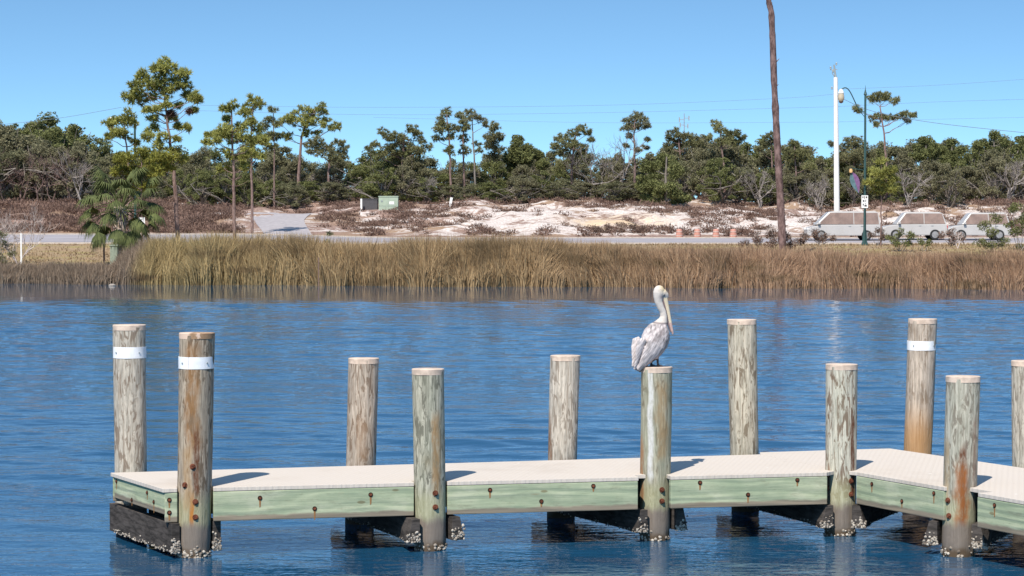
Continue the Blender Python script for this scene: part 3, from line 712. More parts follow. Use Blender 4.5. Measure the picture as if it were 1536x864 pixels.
# ================================================================ STREET THINGS
M['concrete'] = plain('pole_concrete', (.74, .72, .68), .7, .2, 0, .06, 1.5)
M['steel'] = plain('galvanised_steel', (.35, .38, .37), .5, .4, .4)
M['teal'] = plain('teal_paint', (.035, .08, .075), .5, .4, 0, .12)
M['wood_post'] = plain('post_wood', (.2, .13, .1), .9, .1, 0, .2)
M['white'] = plain('white_plate', (.78, .77, .74), .6, .3, 0, .05)
M['black'] = plain('dark_marks', (.03, .03, .035), .6, .3)
def gz(x, y): return float(ground(x, y))
def power_pole():
    D = 166; b = at(1255.5, 322, D); b.z = gz(b.x, D); t = at(1253.5, 116, D) - b; u = at(1251, 97, D) - b
    root = empty('power_pole', b, 'tall white concrete power pole behind the road', 'power pole'); mb = MB()
    mb.tube([(0, 0, -.3), t * .5, t], [.22, .19, .155], 16); mb.build('shaft', M['concrete'], root)
    m = MB(); m.tube([t, u], [.08, .06], 8); m.tube([t + Vector((0, 0, -.1)), t + Vector((-.28, 0, .35))], .03, 6); m.tube([t + Vector((-.4, 0, .55)), t + Vector((.12, 0, .6))], .03, 6); m.build('bracket', M['steel'], root)
    for dx, dz in ((-.38, .6), (-.2, .35), (.05, .9), (-.27, -.9)):
        i = MB(); i.lathe([(.03, 0), (.08, .05), (.04, .1), (.08, .15), (.03, .22)], t + Vector((dx, 0, dz)), 10); i.build('insulator', M['steel'], root)
power_pole()
def street_lamp(px, D, label, ybase):
    b = at(px, ybase, D); b.z = gz(b.x, D); S = D / F; H = at(px, 138, D).z - b.z
    root = empty('street_lamp', b, label, 'street lamp', 'teal street lamps along the road')
    m = MB(); m.lathe([(.2, 0), (.2, .12), (.15, .2), (.12, .8), (.085, .95), (.075, 3), (.065, H - .2), (.11, H - .15), (.06, H), (.02, H + .18), (.005, H + .42)], n=14); m.build('post', M['teal'], root)
    k = D / 134.
    zz = at(px, 164, D).z - b.z
    pts = []
    for i in range(15):
        t = i / 14; pts.append((-t * 1.36 * k, 0, zz - .2 + .1 + 1.35 * (t * t * (3 - 2 * t)) - .15 * math.sin(t * 6.28)))
    pts.append((-1.46 * k, 0, zz + 1.2)); 
    m = MB(); m.tube(pts, .035, 8); m.tube([(0, 0, zz - .5), (-.35, 0, zz - .1)], .02, 6); m.build('arm', M['teal'], root)
    c = (-1.46 * k, 0, zz + 1.22)
    m = MB(); m.lathe([(.05, 0), (.1, -.05), (.17, -.2), (.18, -.26)], c, 16); m.build('lantern_hood', M['white'], root)
    m = MB(); m.lathe([(.16, -.262), (.2, -.45), (.19, -.62), (.12, -.74)], c, 16); m.build('lantern_globe', plain('lantern_glass', (.5, .42, .3), .2, .5, 0, .1), root)
    m = MB(); m.lathe([(.15, -.742), (.13, -.8), (.03, -.86)], c, 16); m.build('lantern_base', M['wood_post'], root)
    return root
lamp = street_lamp(1297, 134, 'teal street lamp with curved arm and hanging lantern beside the white pole', 365)
l2 = lamp.copy(); C.objects.link(l2); l2['label'] = 'teal street lamp standing behind the palm among the pines'
for ch in list(lamp.children): c = ch.copy(); C.objects.link(c); c.parent = l2
b = at(203, 350, 134.5); l2.location = (b.x, 134.5, gz(b.x, 134.5) - 1.5)
# banner on the lamp
def banner():
    D = 133.8; c = at(1283, 274, D); root = empty('lamp_banner', c, 'purple and teal leaf-shaped banner hung on the lamp post', 'banner')
    rot = Matrix.Rotation(math.radians(-18), 3, 'Y')
    a, bq = MB(), MB()
    N = 16; H = .68; W = .28
    prof = [(W * math.sin(math.pi * (i / N) ** .8) , H - 2 * H * i / N) for i in range(N + 1)]
    for sgn, mb in ((-1, a), (1, bq)):
        vs = []
        for w, z in prof:
            for y in (-.012, .012): vs += [Vector((0.0, y, z)), Vector((sgn * w, y, z))]
        fs = []
        for i in range(N):
            o = i * 4; fs += [(o, o + 1, o + 5, o + 4), (o + 2, o + 6, o + 7, o + 3), (o + 1, o + 3, o + 7, o + 5)]
        mb.add([rot @ v for v in vs], fs)
    a.build('teal_half', plain('banner_teal', (.1, .17, .19), .8, .2, 0, .25, 5), root); bq.build('purple_half', plain('banner_purple', (.19, .1, .21), .8, .2, 0, .25, 5), root)
    m = MB(); m.lathe([(.07, 0), (.11, -.14), (.09, -.24)], rot @ Vector((0, -.03, .88)), 8); m.build('orange_tip', plain('banner_orange', (.75, .45, .2), .6), root)
    m = MB(); m.tube([rot @ Vector((0, .03, .93)), Vector((.5, .1, .75))], .02, 6); m.tube([rot @ Vector((0, .03, -.7)), Vector((.55, .1, -.75))], .02, 6); m.build('bracket', M['teal'], root)
banner()
def sign(name, label, px, D, y0, y1, w, marks, post=None, extra=None):
    c = at(px, y1, D); g = gz(c.x, D); z0, z1 = at(px, y1, D).z, at(px, y0, D).z; root = empty(name, (c.x, D, g), label, 'sign')
    h = z1 - z0
    m = MB(); m.box((-w / 2, -.02, z0 - g), (w / 2, 0, z1 - g)); m.build('plate', M['white'], root)
    m = MB()
    for (a, b_, cc, d) in marks: m.box(((a - .5) * w, -.028, z0 - g + b_ * h), ((cc - .5) * w, -.022, z0 - g + d * h))
    m.build('markings', M['black'], root)
    if post: m = MB(); m.box((-.04, .002, -.2), (.04, .07, z1 - g + .02)); m.build('post', M[post], root)
    return root
sign('road_sign', 'small white sign with dark lettering fixed to the teal lamp post', 1297, 133.75, 293, 312, .4,
     [(.15, .78, .3, .92), (.42, .74, .52, .94), (.66, .78, .85, .92), (.2, .5, .45, .62), (.6, .48, .7, .66), (.2, .2, .35, .34), (.45, .12, .8, .24), (.55, .3, .7, .36)], 'teal')
s_ = sign('road_sign', 'white double sign plate on a brown post right of the palm trunk', 213, 124, 326, 341, .34, [(.3, .45, .7, .52), (.35, .75, .6, .8)], 'wood_post')
def post(name, label, cat, px, D, y0, y1, w, mat, cap=None, lean=0):
    c = at(px, y1, D); g = gz(c.x, D); H = at(px, y0, D).z - g; root = empty(name, (c.x, D, g), label, cat)
    m = MB(); m.box((-w / 2, -w / 2, -.2), (w / 2, w / 2, H)); m.build('post', M[mat], root, .006)
    if cap: m = MB(); m.add([(-.09, -.06, H - .2), (.09, -.06, H - .2), (.02, 0, H + .06), (-.09, .06, H - .2), (.09, .06, H - .2)], [(0, 1, 2), (3, 2, 4), (0, 2, 3), (1, 4, 2), (0, 3, 4, 1)]); m.build('tip', M[cap], root)
    root.rotation_euler = (0, lean, 0); return root
post('marker_post', 'thin brown post with white tip on the lawn left of the palm', 'post', 156, 122, 338, 380, .09, 'wood_post', 'white')
post('stake', 'white stake on the lawn by the pale leafless shrub', 'stake', 32, 119, 350, 390, .08, 'white')
post('marker_post', 'leaning white marker post on the brushy dune', 'post', 675, 178, 296, 312, .2, 'white', None, math.radians(10))
post('stake', 'short thin stake standing in the reeds left of centre', 'stake', 478, 103.8, 386, 428, .05, 'wood_post')
def rail():
    D = 125; a = at(196, 356, D); b = at(214, 356, D); root = empty('wooden_rail', (a.x, D, gz(a.x, D)), 'low wooden rail between palm trunk and double sign', 'rail'); g = gz(a.x, D)
    m = MB(); m.box((0, 0, a.z - g - .06), (b.x - a.x, .08, a.z - g + .06)); m.build('bar', M['wood_post'], root)
    for x in (.04, b.x - a.x - .15): m = MB(); m.box((x, .082, -.2), (x + .1, .18, a.z - g)); m.build('leg', M['wood_post'], root)
rail()
M['cab'] = plain('pale_green_cabinet', (.36, .43, .33), .6, .3, 0, .07, 3)
M['darkbox'] = plain('dark_box_paint', (.085, .08, .085), .7, .2)
def cabinet(name, label, px0, px1, y0, y1, D, mat, depth=.9, detail=True):
    a, b = at(px0, y1, D), at(px1, y0, D); g = gz((a.x + b.x) / 2, D); root = empty(name, ((a.x + b.x) / 2, D, g), label, 'utility box'); w = (b.x - a.x) / 2; H = b.z - g
    m = MB(); m.box((-w, 0, -.2), (w, depth, H - .08)); m.build('body', M[mat], root, .02)
    m = MB(); m.prism([(-w - .03, -.03), (w + .03, -.03), (w + .03, depth + .03), (-w - .03, depth + .03)], H - .078, H); m.build('lid', M[mat], root, .015)
    if detail:
        m = MB(); m.box((w * .1, -.012, H * .42), (w * .6, -.003, H * .62)); m.build('sticker', M['white'], root)
        m = MB(); m.box((-w * .02, -.006, .1), (.0, -.002, H - .1)); m.box((-w * .75, -.03, H * .6), (-w * .6, -.003, H * .7)); m.build('door_seam', M['steel'], root)
    return root
cabinet('utility_cabinet', 'pale green metal utility cabinet at the edge of the thicket', 568, 597, 294, 311, 172, 'cab')
cabinet('utility_box', 'dark grey low box with white corner left of the green cabinet', 541, 566, 298, 311, 173, 'darkbox', .9, False)
r = post('marker_post', 'short white post at the left corner of the dark utility box', 'post', 542, 172.5, 298, 309, .14, 'white')
M['ped'] = plain('faded_green_box', (.24, .27, .2), .7)
cabinet('utility_pedestal', 'small faded green pedestal box on the lawn left of the palm', 165, 176, 367, 388, 117, 'ped', .4, False)
def mast():
    D = 420; b = at(1026, 300, D); b.z = gz(b.x, D); H = at(1026, 170, D).z - b.z; root = empty('antenna_mast', b, 'thin distant antenna mast rising over the tree line', 'mast')
    m = MB(); m.tube([(0, 0, -.5), (0, 0, H)], [.16, .07], 8); m.build('mast_pole', M['steel'], root)
    for dx, dz in ((-.9, -1.2), (.9, -.9), (-.75, -2.2), (.7, -2.4), (-.5, -6.5)):
        m = MB(); m.box((dx - .1, -.15, H + dz - .45), (dx + .1, .15, H + dz + .45)); m.box((min(0, dx), -.05, H + dz - .06), (max(0, dx), .05, H + dz + .06)); m.build('antenna_panel', M['steel'], root)
mast()
def wires():
    lines = [([(0, 187), (90, 177), (182, 161)], 126, .011, 'thin wire rising from the left edge to the pine'),
             ([(300, 158), (560, 161), (900, 158), (1160, 148), (1254, 141)], 166, .009, 'uppermost power line left of the white pole'),
             ([(1254, 134), (1400, 128), (1536, 119)], 166, .009, 'uppermost power line right of the white pole'),
             ([(300, 166), (560, 172), (900, 169), (1252, 160)], 167, .009, 'middle power line left of the white pole'),
             ([(1254, 160), (1400, 153), (1536, 149)], 167, .009, 'middle power line right of the white pole'),
             ([(560, 176), (900, 184), (1252, 183)], 168, .008, 'lowest power line left of the white pole'),
             ([(1254, 183), (1400, 179), (1536, 176)], 168, .008, 'lowest power line right of the white pole'),
             ([(1256, 144), (1310, 167), (1400, 184), (1536, 199)], 164, .02, 'dark sagging cable descending right from the white pole')]
    mt = plain('wire_metal', (.16, .2, .24), .6, .3)
    for pts, D, r, lab in lines:
        P = [at(a, b, D) for a, b in pts]; Q = []
        for i in range(len(P) - 1):
            p0, p1, p2, p3 = P[max(i - 1, 0)], P[i], P[i + 1], P[min(i + 2, len(P) - 1)]
            for k in range(8):
                t = k / 8; Q.append(.5 * ((2 * p1) + (p2 - p0) * t + (2 * p0 - 5 * p1 + 4 * p2 - p3) * t * t + (3 * p1 - p0 - 3 * p2 + p3) * t ** 3))
        Q.append(P[-1]); m = MB(); m.tube(Q, r, 5); tag(m.build('power_line', mt), lab, 'cable', 'overhead power lines')
wires()
m = MB(); rr = random.Random(3)
m.lathe([(.05, -.1), (.15, -.04), (.15, .02), (.09, .07), (.03, .08)], (0, 0, 0), 9, jit=lambda t, z: .2 * math.sin(2 * t + 5 * z))
o = m.build('rock', plain('pale_rock', (.3, .26, .22), .9)); p = at(170, 427, 104.5); o.location = (p.x, 104.2, .03); tag(o, 'small pale rock at the waterline where the reeds change', 'rock')

# ---- cars
M['glass'] = plain('car_glass', (.24, .165, .13), .2, .6, 0, .2, 2)
M['rubber'] = plain('tyre_rubber', (.03, .03, .03), .8, .2)
M['rim'] = plain('wheel_metal', (.3, .29, .28), .5, .4, .3)
def car(label, px0, px1, D, ytop, paint, kind='suv', name='parked_suv', cat='SUV'):
    L = (px1 - px0) / F * D; xc = at((px0 + px1) / 2, 340, D).x; g = gz(xc, D) + .03
    H = at(px0, ytop, D).z - g
    root = empty(name, (xc, D, g), label, cat); hl = L / 2; W = .9
    if kind == 'suv':
        belt = H * .56; low = [(-hl, .42), (-hl + .02, belt * .78), (-hl + .25, belt * .9), (-hl + L * .24, belt), (hl - .1, belt + .02), (hl - .02, belt * .7), (hl, .4), (hl - .1, .3), (-hl + .1, .3)]
        cab = [(-hl + L * .2, belt), (-hl + L * .34, H - .06), (-hl + L * .4, H), (hl - .55, H), (hl - .32, H - .08), (hl - .06, belt)]
        wz = .34
    elif kind == 'van':
        belt = H * .54; low = [(-hl, .42), (-hl + .02, belt * .7), (-hl + .2, belt * .84), (-hl + L * .2, belt), (hl - .08, belt + .02), (hl - .01, belt * .7), (hl, .4), (hl - .1, .3), (-hl + .1, .3)]
        cab = [(-hl + L * .12, belt), (-hl + L * .3, H - .05), (-hl + L * .36, H), (hl - .35, H), (hl - .2, H - .08), (hl - .04, belt)]; wz = .33
    else:
        belt = H * .66; low = [(-hl, .34), (-hl + .04, belt * .7), (-hl + .3, belt * .86), (-hl + L * .3, belt), (hl - .5, belt), (hl - .04, belt * .88), (hl, .4), (hl - .15, .24), (-hl + .15, .24)]
        cab = [(-hl + L * .3, belt), (-hl + L * .46, H), (hl - L * .32, H), (hl - L * .1, belt)]
        wz = .31
    wx = (-hl + L * .19, hl - L * .2)
    def ext(mb, prof, w0, w1, zlo, zhi, mi=0):
        n = len(prof); vs = []
        for sgn in (-1, 1):
            for x, z in prof:
                t = (z - zlo) / max(zhi - zlo, .01); vs.append((x, sgn * (w0 + (w1 - w0) * t), z))
        mb.add(vs, [tuple(range(n)), tuple(range(n, 2 * n))[::-1]] + [(i, i + n, (i + 1) % n + n, (i + 1) % n) for i in range(n)], mi)
    m = MB(); ext(m, low, W, W * .97, .3, belt); ext(m, cab, W * .95, W * .74, belt, H)
    m.build('body', paint, root, .06)
    # glass: side windows, windscreen, rear screen
    def side(xs, name, sgn):
        z0, z1 = belt + .03, H - .1; vs = []
        def yy(z): return (W * .95 + (W * .74 - W * .95) * (z - belt) / (H - belt)) + .012
        pr = [(xs[0], z0), (xs[1], z1), (xs[2], z1), (xs[3], z0)]
        vs = [(x, sgn * yy(z), z) for x, z in pr] + [(x, sgn * (yy(z) - .02), z) for x, z in pr]
        q = MB(); q.add(vs, [(0, 1, 2, 3), (4, 7, 6, 5)] + [(i, (i + 1) % 4, (i + 1) % 4 + 4, i + 4) for i in range(4)]); q.build('side_window', M['glass'], root)
    c = cab; x0 = c[0][0]; x1 = c[1][0]; xe = c[-1][0]; xr = c[-2][0]
    mid = (x1 + xr) / 2
    for sgn in (-1, 1):
        side((x0 + .14, x1 + .08, mid - .025, mid - .025), 'side_window', sgn); side((mid + .025, mid + .025, xr - .04, xe - .12), 'side_window', sgn)
        q = MB(); q.box((x0 + .1, sgn * (W + .02), belt + .03), (x0 + .26, sgn * (W + .16), belt + .16)); q.build('wing_mirror', paint, root, .02)
        for wxx in (-.35, .45): q = MB(); q.box((mid + wxx, sgn * (W * .985) - .01, belt - .12), (mid + wxx + .16, sgn * (W * .985) + .02, belt - .09)); q.build('door_handle', M['steel'], root)
        q = MB(); q.box((-hl - .01, sgn * .62 - .18, belt * .68), (-hl + .1, sgn * .62 + .18, belt * .8)); q.build('headlight', M['white'], root, .01)
        q = MB(); q.box((hl - .1, sgn * .66 - .14, belt * .72), (hl + .005, sgn * .66 + .14, belt * .92)); q.build('taillight', plain('red_lens', (.4, .02, .02), .3, .5), root, .01)
        for x in wx:
            t = MB(); n = 20; vs = []; prof = [(wz - .1, -.11), (wz - .02, -.11), (wz, -.08), (wz, .08), (wz - .02, .11), (wz - .1, .11)]
            for r_, yo in prof:
                for k in range(n): a = 2 * math.pi * k / n; vs.append((x + r_ * math.cos(a), sgn * (W - .08) + yo, wz + r_ * math.sin(a)))
            mm = len(prof); t.add(vs, [(i * n + k, i * n + (k + 1) % n, (i + 1) * n + (k + 1) % n, (i + 1) * n + k) for i in range(mm - 1) for k in range(n)] + [tuple(range(n)), tuple(range((mm - 1) * n, mm * n))], 0, True)
            wo = t.build('wheel', M['rubber'], root)
            h = MB(); h.tube([(x, sgn * (W + .032), wz), (x, sgn * (W + .045), wz)], wz - .12, 14); h.build('rim', M['rim'], wo)
    q = MB(); q.box((-hl + .02, -W + .1, .3), (hl - .02, W - .1, .36)); q.build('underbody', M['black'], root)
    return root
white = plain('white_car_paint', (.44, .415, .39), .3, .5, 0, .04, 1); silver = plain('silver_car_paint', (.45, .42, .4), .35, .4, .0, .08, 1)
red = plain('faded_red_car_paint', (.5, .2, .17), .5, .4, 0, .06, 1)
car('white SUV on the road between young pine and bare sapling', 1322, 1418, 146, 318, white)
car('white SUV half hidden by the evergreen bush at far right', 1420, 1513, 145.5, 319, white)
car('white minivan passing behind the street lamp', 1208, 1319, 145, 317, white, 'van', 'minivan', 'minivan')
def barrel(px, label):
    D = 150.2; x = at(px, 345, D).x; root = empty('traffic_barrel', (x, D, gz(x, D)), label, 'traffic barrel', 'orange traffic barrels beyond the road')
    m = MB(); m.lathe([(.36, 0), (.36, .08), (.29, .1), (.28, .42), (.25, .44), (.24, .74), (.2, .86), (.06, .88)], n=18); m.build('drum', orange, root)
    for z in (.24, .58): r = .289 if z < .4 else .256; m = MB(); m.lathe([(r - .02, z), (r, z), (r, z + .07), (r - .02, z + .07)], n=18); m.build('band', bandpale, root)
    m = MB(); m.lathe([(.4, -.02), (.4, .05), (.3, .06)], n=18); m.build('base_ring', M['rubber'], root); root.scale = (.85, .85, .72)
bandpale = plain('dusty_pale_band', (.55, .42, .36), .8)
orange = plain('faded_orange_plastic', (.5, .24, .18), .6, .3, 0, .12)
for px, t in ((1019, 'leftmost'), (1046, 'second from left'), (1074, 'second from right'), (1100, 'rightmost')): barrel(px, f'faded orange traffic barrel with pale bands, {t} of the four beyond the road')

# ================================================================ DOCK
ZD = .614
def wood_fascia():
    n = NT('green_treated_timber', .85, .15); rn = n.rnd()
    tc = n.node('ShaderNodeTexCoord'); mp = n.node('ShaderNodeMapping'); n.t.links.new(tc.outputs['Object'], mp.inputs[0])
    cb = n.node('ShaderNodeCombineXYZ'); n.t.links.new(n.math('MULTIPLY', rn, 37.), cb.inputs[0]); n.t.links.new(n.math('MULTIPLY', rn, 11.), cb.inputs[2]); n.t.links.new(cb.outputs[0], mp.inputs['Location'])
    def m(sc): 
        q = n.node('ShaderNodeMapping'); n.t.links.new(mp.outputs[0], q.inputs[0]); n.set(q, 'Scale', sc); return q.outputs[0]
    warp = n.noise(m((1.1, 1.1, 3)), 1, 2, .5)
    w = n.node('ShaderNodeTexWave', wave_type='BANDS', bands_direction='Z'); n.t.links.new(m((.5, 1, 3.2)), w.inputs['Vector']); n.set(w, 'Scale', 1.0); n.set(w, 'Distortion', 16.); n.set(w, 'Detail', 3.); n.set(w, 'Detail Scale', .9)
    grain = n.noise(m((2.2, 20, 60)), 1, 5, .7); blot = n.noise(m((2.2, 3, 5)), 1, 4, .6)
    c = n.mix(n.ramp(blot, .3, .7), (.3, .35, .225), (.44, .465, .31)); c = n.mix(n.ramp(w.outputs['Fac'], .35, .02, 0, .4), c, (.24, .29, .19))
    c = n.mix(n.ramp(grain, .4, .75, 0, .5), c, (.2, .26, .18))
    c = n.mix(n.ramp(blot, .5, .72, 0, .75), c, (.45, .46, .33)); c = n.mix(n.ramp(n.noise(m((3.5, 5, 14)), 1, 5, .7), .52, .7, 0, .55), c, (.2, .2, .135)); c = n.mix(n.ramp(n.noise(m((9, 9, 90)), 1, 3, .6), .6, .7, 0, .5), c, (.15, .15, .1))
    _, _, oz = n.sep(n.coord())
    e = n.math('ADD', oz, n.math('MULTIPLY', n.noise(m((5, 5, 9)), 1, 4), .05))
    c = n.mix(n.ramp(e, .085, .06), c, n.mix(grain, (.15, .12, .085), (.33, .28, .21)))     # weathered lower edge
    c = n.mix(n.math('MULTIPLY', n.ramp(e, .315, .33), .7), c, (.4, .34, .25))
    c = n.mix(n.ramp(n.noise(m((1.3, 5, 10)), 1, 2), .68, .74), c, (.3, .22, .12))
    kn = n.vor(m((2.2, 1, 6)), 1.1); c = n.mix(n.ramp(kn, .11, .07), c, (.2, .19, .11))
    n.col(c); n.bump(n.math('ADD', grain, w.outputs['Fac']), .5, .006); return n.m
M['fascia'] = wood_fascia()
def deckm():
    n = NT('deck_panels', .85, .15); p = n.coord()
    q = n.node('ShaderNodeMapping'); n.t.links.new(p, q.inputs[0]); n.set(q, 'Rotation', (0, 0, math.radians(13)))
    sq = n.sep(q.outputs[0]); k = 62.
    g = n.math('MULTIPLY', n.math('SINE', n.math('MULTIPLY', sq[0], k)), n.math('SINE', n.math('MULTIPLY', sq[1], k)))
    g2 = n.ramp(n.math('ABSOLUTE', g), .25, .6)
    seam = n.math('ABSOLUTE', n.math('SUBTRACT', n.math('FRACT', n.math('MULTIPLY', sq[0], 1 / 1.22)), .5))
    c = n.mix(n.ramp(n.noise(p, 2.2, 5, .65), .3, .7), (.6, .52, .47), (.7, .625, .575))
    c = n.mix(n.math('MULTIPLY', g2, .35), (.52, .45, .41), c); c = n.mix(.75, n.mix(g2, (.55, .47, .43), (.7, .62, .57)), c)
    c = n.mix(n.ramp(seam, .497, .4995), c, (.42, .37, .32))
    c = n.mix(.6, c, (.56, .5, .41))
    c = n.mix(n.ramp(n.noise(p, .9, 5, .7), .5, .75, 0, .35), c, (.4, .33, .26)); c = n.mix(n.ramp(n.vor(p, 3.1), .06, .035, 0, .8), c, (.75, .73, .68)); c = n.mix(n.ramp(n.noise(p, 14, 4, .7), .66, .74, 0, .5), c, (.3, .25, .2)); n.col(c); n.bump(g2, .6, .003); return n.m
M['deck'] = deckm()
M['rust'] = plain('rusty_steel', (.16, .055, .03), .85, .2, .2, .5, 40)
M['hole'] = plain('dark_bolt_hole', (.02, .012, .01), .9, .1)
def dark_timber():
    n = NT('weathered_shaded_timber', .9, .1); f = n.noise(n.coord((6, 6, 30)), 1, 5, .7)
    n.col(n.mix(n.ramp(f, .3, .7), (.03, .026, .023), (.1, .085, .075))); n.bump(f, .5, .01); return n.m  # weathered grain, its colour blackened for the shade below the deck
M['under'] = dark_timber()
def barnm():
    n = NT('barnacle_shell', .9, .2); n.col(n.mix(n.island(), (.14, .11, .085), (.55, .49, .41))); return n.m
M['barn'] = barnm()

dock = empty('dock', (0, 20, 0), 'L-shaped dock with pale grid deck and green timber sides', 'dock')
DO = Vector((0, 20, 0))
FL = onz(246.5, 733, ZD); BL = onz(169, 709, ZD); FC = onz(1262, 708, ZD); BS = onz(1140, 681.5, ZD)
WC = onz(1306, 711.5, ZD); W2 = onz(1536, 751, ZD); BP = onz(1335, 672.6, ZD); B2 = onz(1536, 702, ZD); BW = onz(1140, 678.5, ZD)
WE = W2 + (W2 - WC).normalized() * 2.4; BE = B2 + (B2 - BP).normalized() * 2.4
FCb = FC + Vector((-.02, 0, 0))
def notch(a, b, cols, d=.17):
    inn = Vector((-(b - a).y, (b - a).x, 0)).normalized() * d; out = []
    for c0, c1 in cols:
        p, q = on(a, b, c0), on(a, b, c1); p.z = q.z = ZD; out += [p, p + inn, q + inn, q]
    return out
def on(a, b, px):   # point of segment a-b seen at pixel column px
    h = hit(px, 740, a, b); return Vector((h.x, h.y, 0))
def deck_panel(poly):
    m = MB(); m.prism([(p.x, p.y - 20) for p in poly], ZD - .035, ZD); return m.build('deck_panel', M['deck'], dock, .004)
off = Vector((0.0, .16, 0))
deck_panel([FL + Vector((-.01, -.012, 0))] + notch(FL, FC, ((266, 320), (621, 671), (958, 1006))) + [on(FL, FC, 1240) + Vector((0, 0, ZD)), FC + off, BS, BL + Vector((-.02, 0, 0))])
deck_panel([FC + off + Vector((.008, 0, 0)), on(WC, W2, 1285) + Vector((0, 0, ZD))] + notch(WC, W2, ((1417, 1467),)) + [WE, BE, BP, BW + Vector((0, .01, 0)), BS + Vector((.006, .01, 0))])
def fascia(a, b, z0, z1, t=.06, inset=0, name='fascia_board', mat='fascia'):
    a = Vector((a[0], a[1], 0)); b = Vector((b[0], b[1], 0)); L = (b - a).length; m = MB()
    n = 24; H = z1 - z0
    m.box((0, 0, 0), (L, t, H)); o = m.build(name, M[mat], dock, .008)
    o.location = a - DO + Vector((0, 0, z0)); o.rotation_euler = (0, 0, math.atan2(b.y - a.y, b.x - a.x)); return o
def on(a, b, px):   # point of segment a-b seen at pixel column px
    h = hit(px, 740, a, b); return Vector((h.x, h.y, 0))
FT = ZD - .038
fb = [fascia(on(FL, FC, x0), on(FL, FC, x1), .315, FT) for x0, x1 in ((247, 266), (320, 621), (671, 957), (1006, 1241))]
fascia(on(WC, W2, 1284), on(WC, W2, 1416), .315, FT); fascia(on(WC, W2, 1466), WE, .315, FT)
fascia(BL, FL + Vector((-.0, 0, 0)), .385, FT, .05)
fascia(BS, BL, .35, FT, .05, name='rear_board'); fascia(BE, BP, .35, FT, .05, name='rear_board'); fascia(BP, BW, .35, FT, .05, name='rear_board')
def bolt(parent, pt, nrm, origin, rust=True):
    nrm = Vector(nrm).normalized(); p = Vector(pt) - Vector(origin); m = MB()
    m.tube([p, p + nrm * .006], .021, 12, 0); m.tube([p + nrm * .006, p + nrm * .016], .013, 6, 0); return m.build('bolt', M['rust'], parent)
nF = Vector(((FC - FL).y, -(FC - FL).x, 0)).normalized(); nW = Vector(((W2 - WC).y, -(W2 - WC).x, 0)).normalized()
def stain_mat():
    n = NT('rust_stain', .9, .1); n.col(n.mix(n.noise(n.coord(), 30, 4), (.2, .09, .035), (.36, .2, .09))); return n.m
M['stain'] = stain_mat()
def fbolt(px, py, a, b, nrm):
    h = hit(px, py, a, b); p = h - DO + nrm * .0005; m = MB(); m.tube([p, p + nrm * .003], .021, 14, 0)
    m.tube([p + nrm * .003, p + nrm * .01], .014, 6, 1)
    o = m.build('bolt', [M['hole'], M['rust']], dock)
    # thin drip of rust below the hole
    rs = random.Random(int(px)); w = .009; ln = rs.uniform(.03, .09); s = Vector((-nrm.y, nrm.x, 0)); m = MB()
    vs = [p + s * w + Vector((0, 0, -.02)), p - s * w + Vector((0, 0, -.02)), p - s * w * .6 + Vector((0, 0, -.02 - ln)), p + s * w * .6 + Vector((0, 0, -.02 - ln * .9))]
    vs = [v + nrm * .0015 for v in vs] + [v - nrm * .001 for v in vs]; m.add(vs, [(0, 1, 2, 3), (4, 7, 6, 5), (0, 4, 5, 1), (1, 5, 6, 2), (2, 6, 7, 3), (3, 7, 4, 0)])
    m.build('rust_streak', M['stain'], dock)
for px, py in ((390, 747), (472, 763), (556, 742), (735, 735), (812, 752), (890, 729), (1050, 724), (1122, 742), (1196, 720), (254, 750), (254, 769)): fbolt(px, py, FL, FC, nF)
for px, py in ((1308, 726), (1353, 752), (1401, 740), (1492, 758)): fbolt(px, py, WC, W2, nW)
nE = Vector(((FL - BL).y, -(FL - BL).x, 0)).normalized()
for px, py in ((175, 722), (198, 750), (221, 739), (231, 753)): fbolt(px, py, BL, FL, nE)

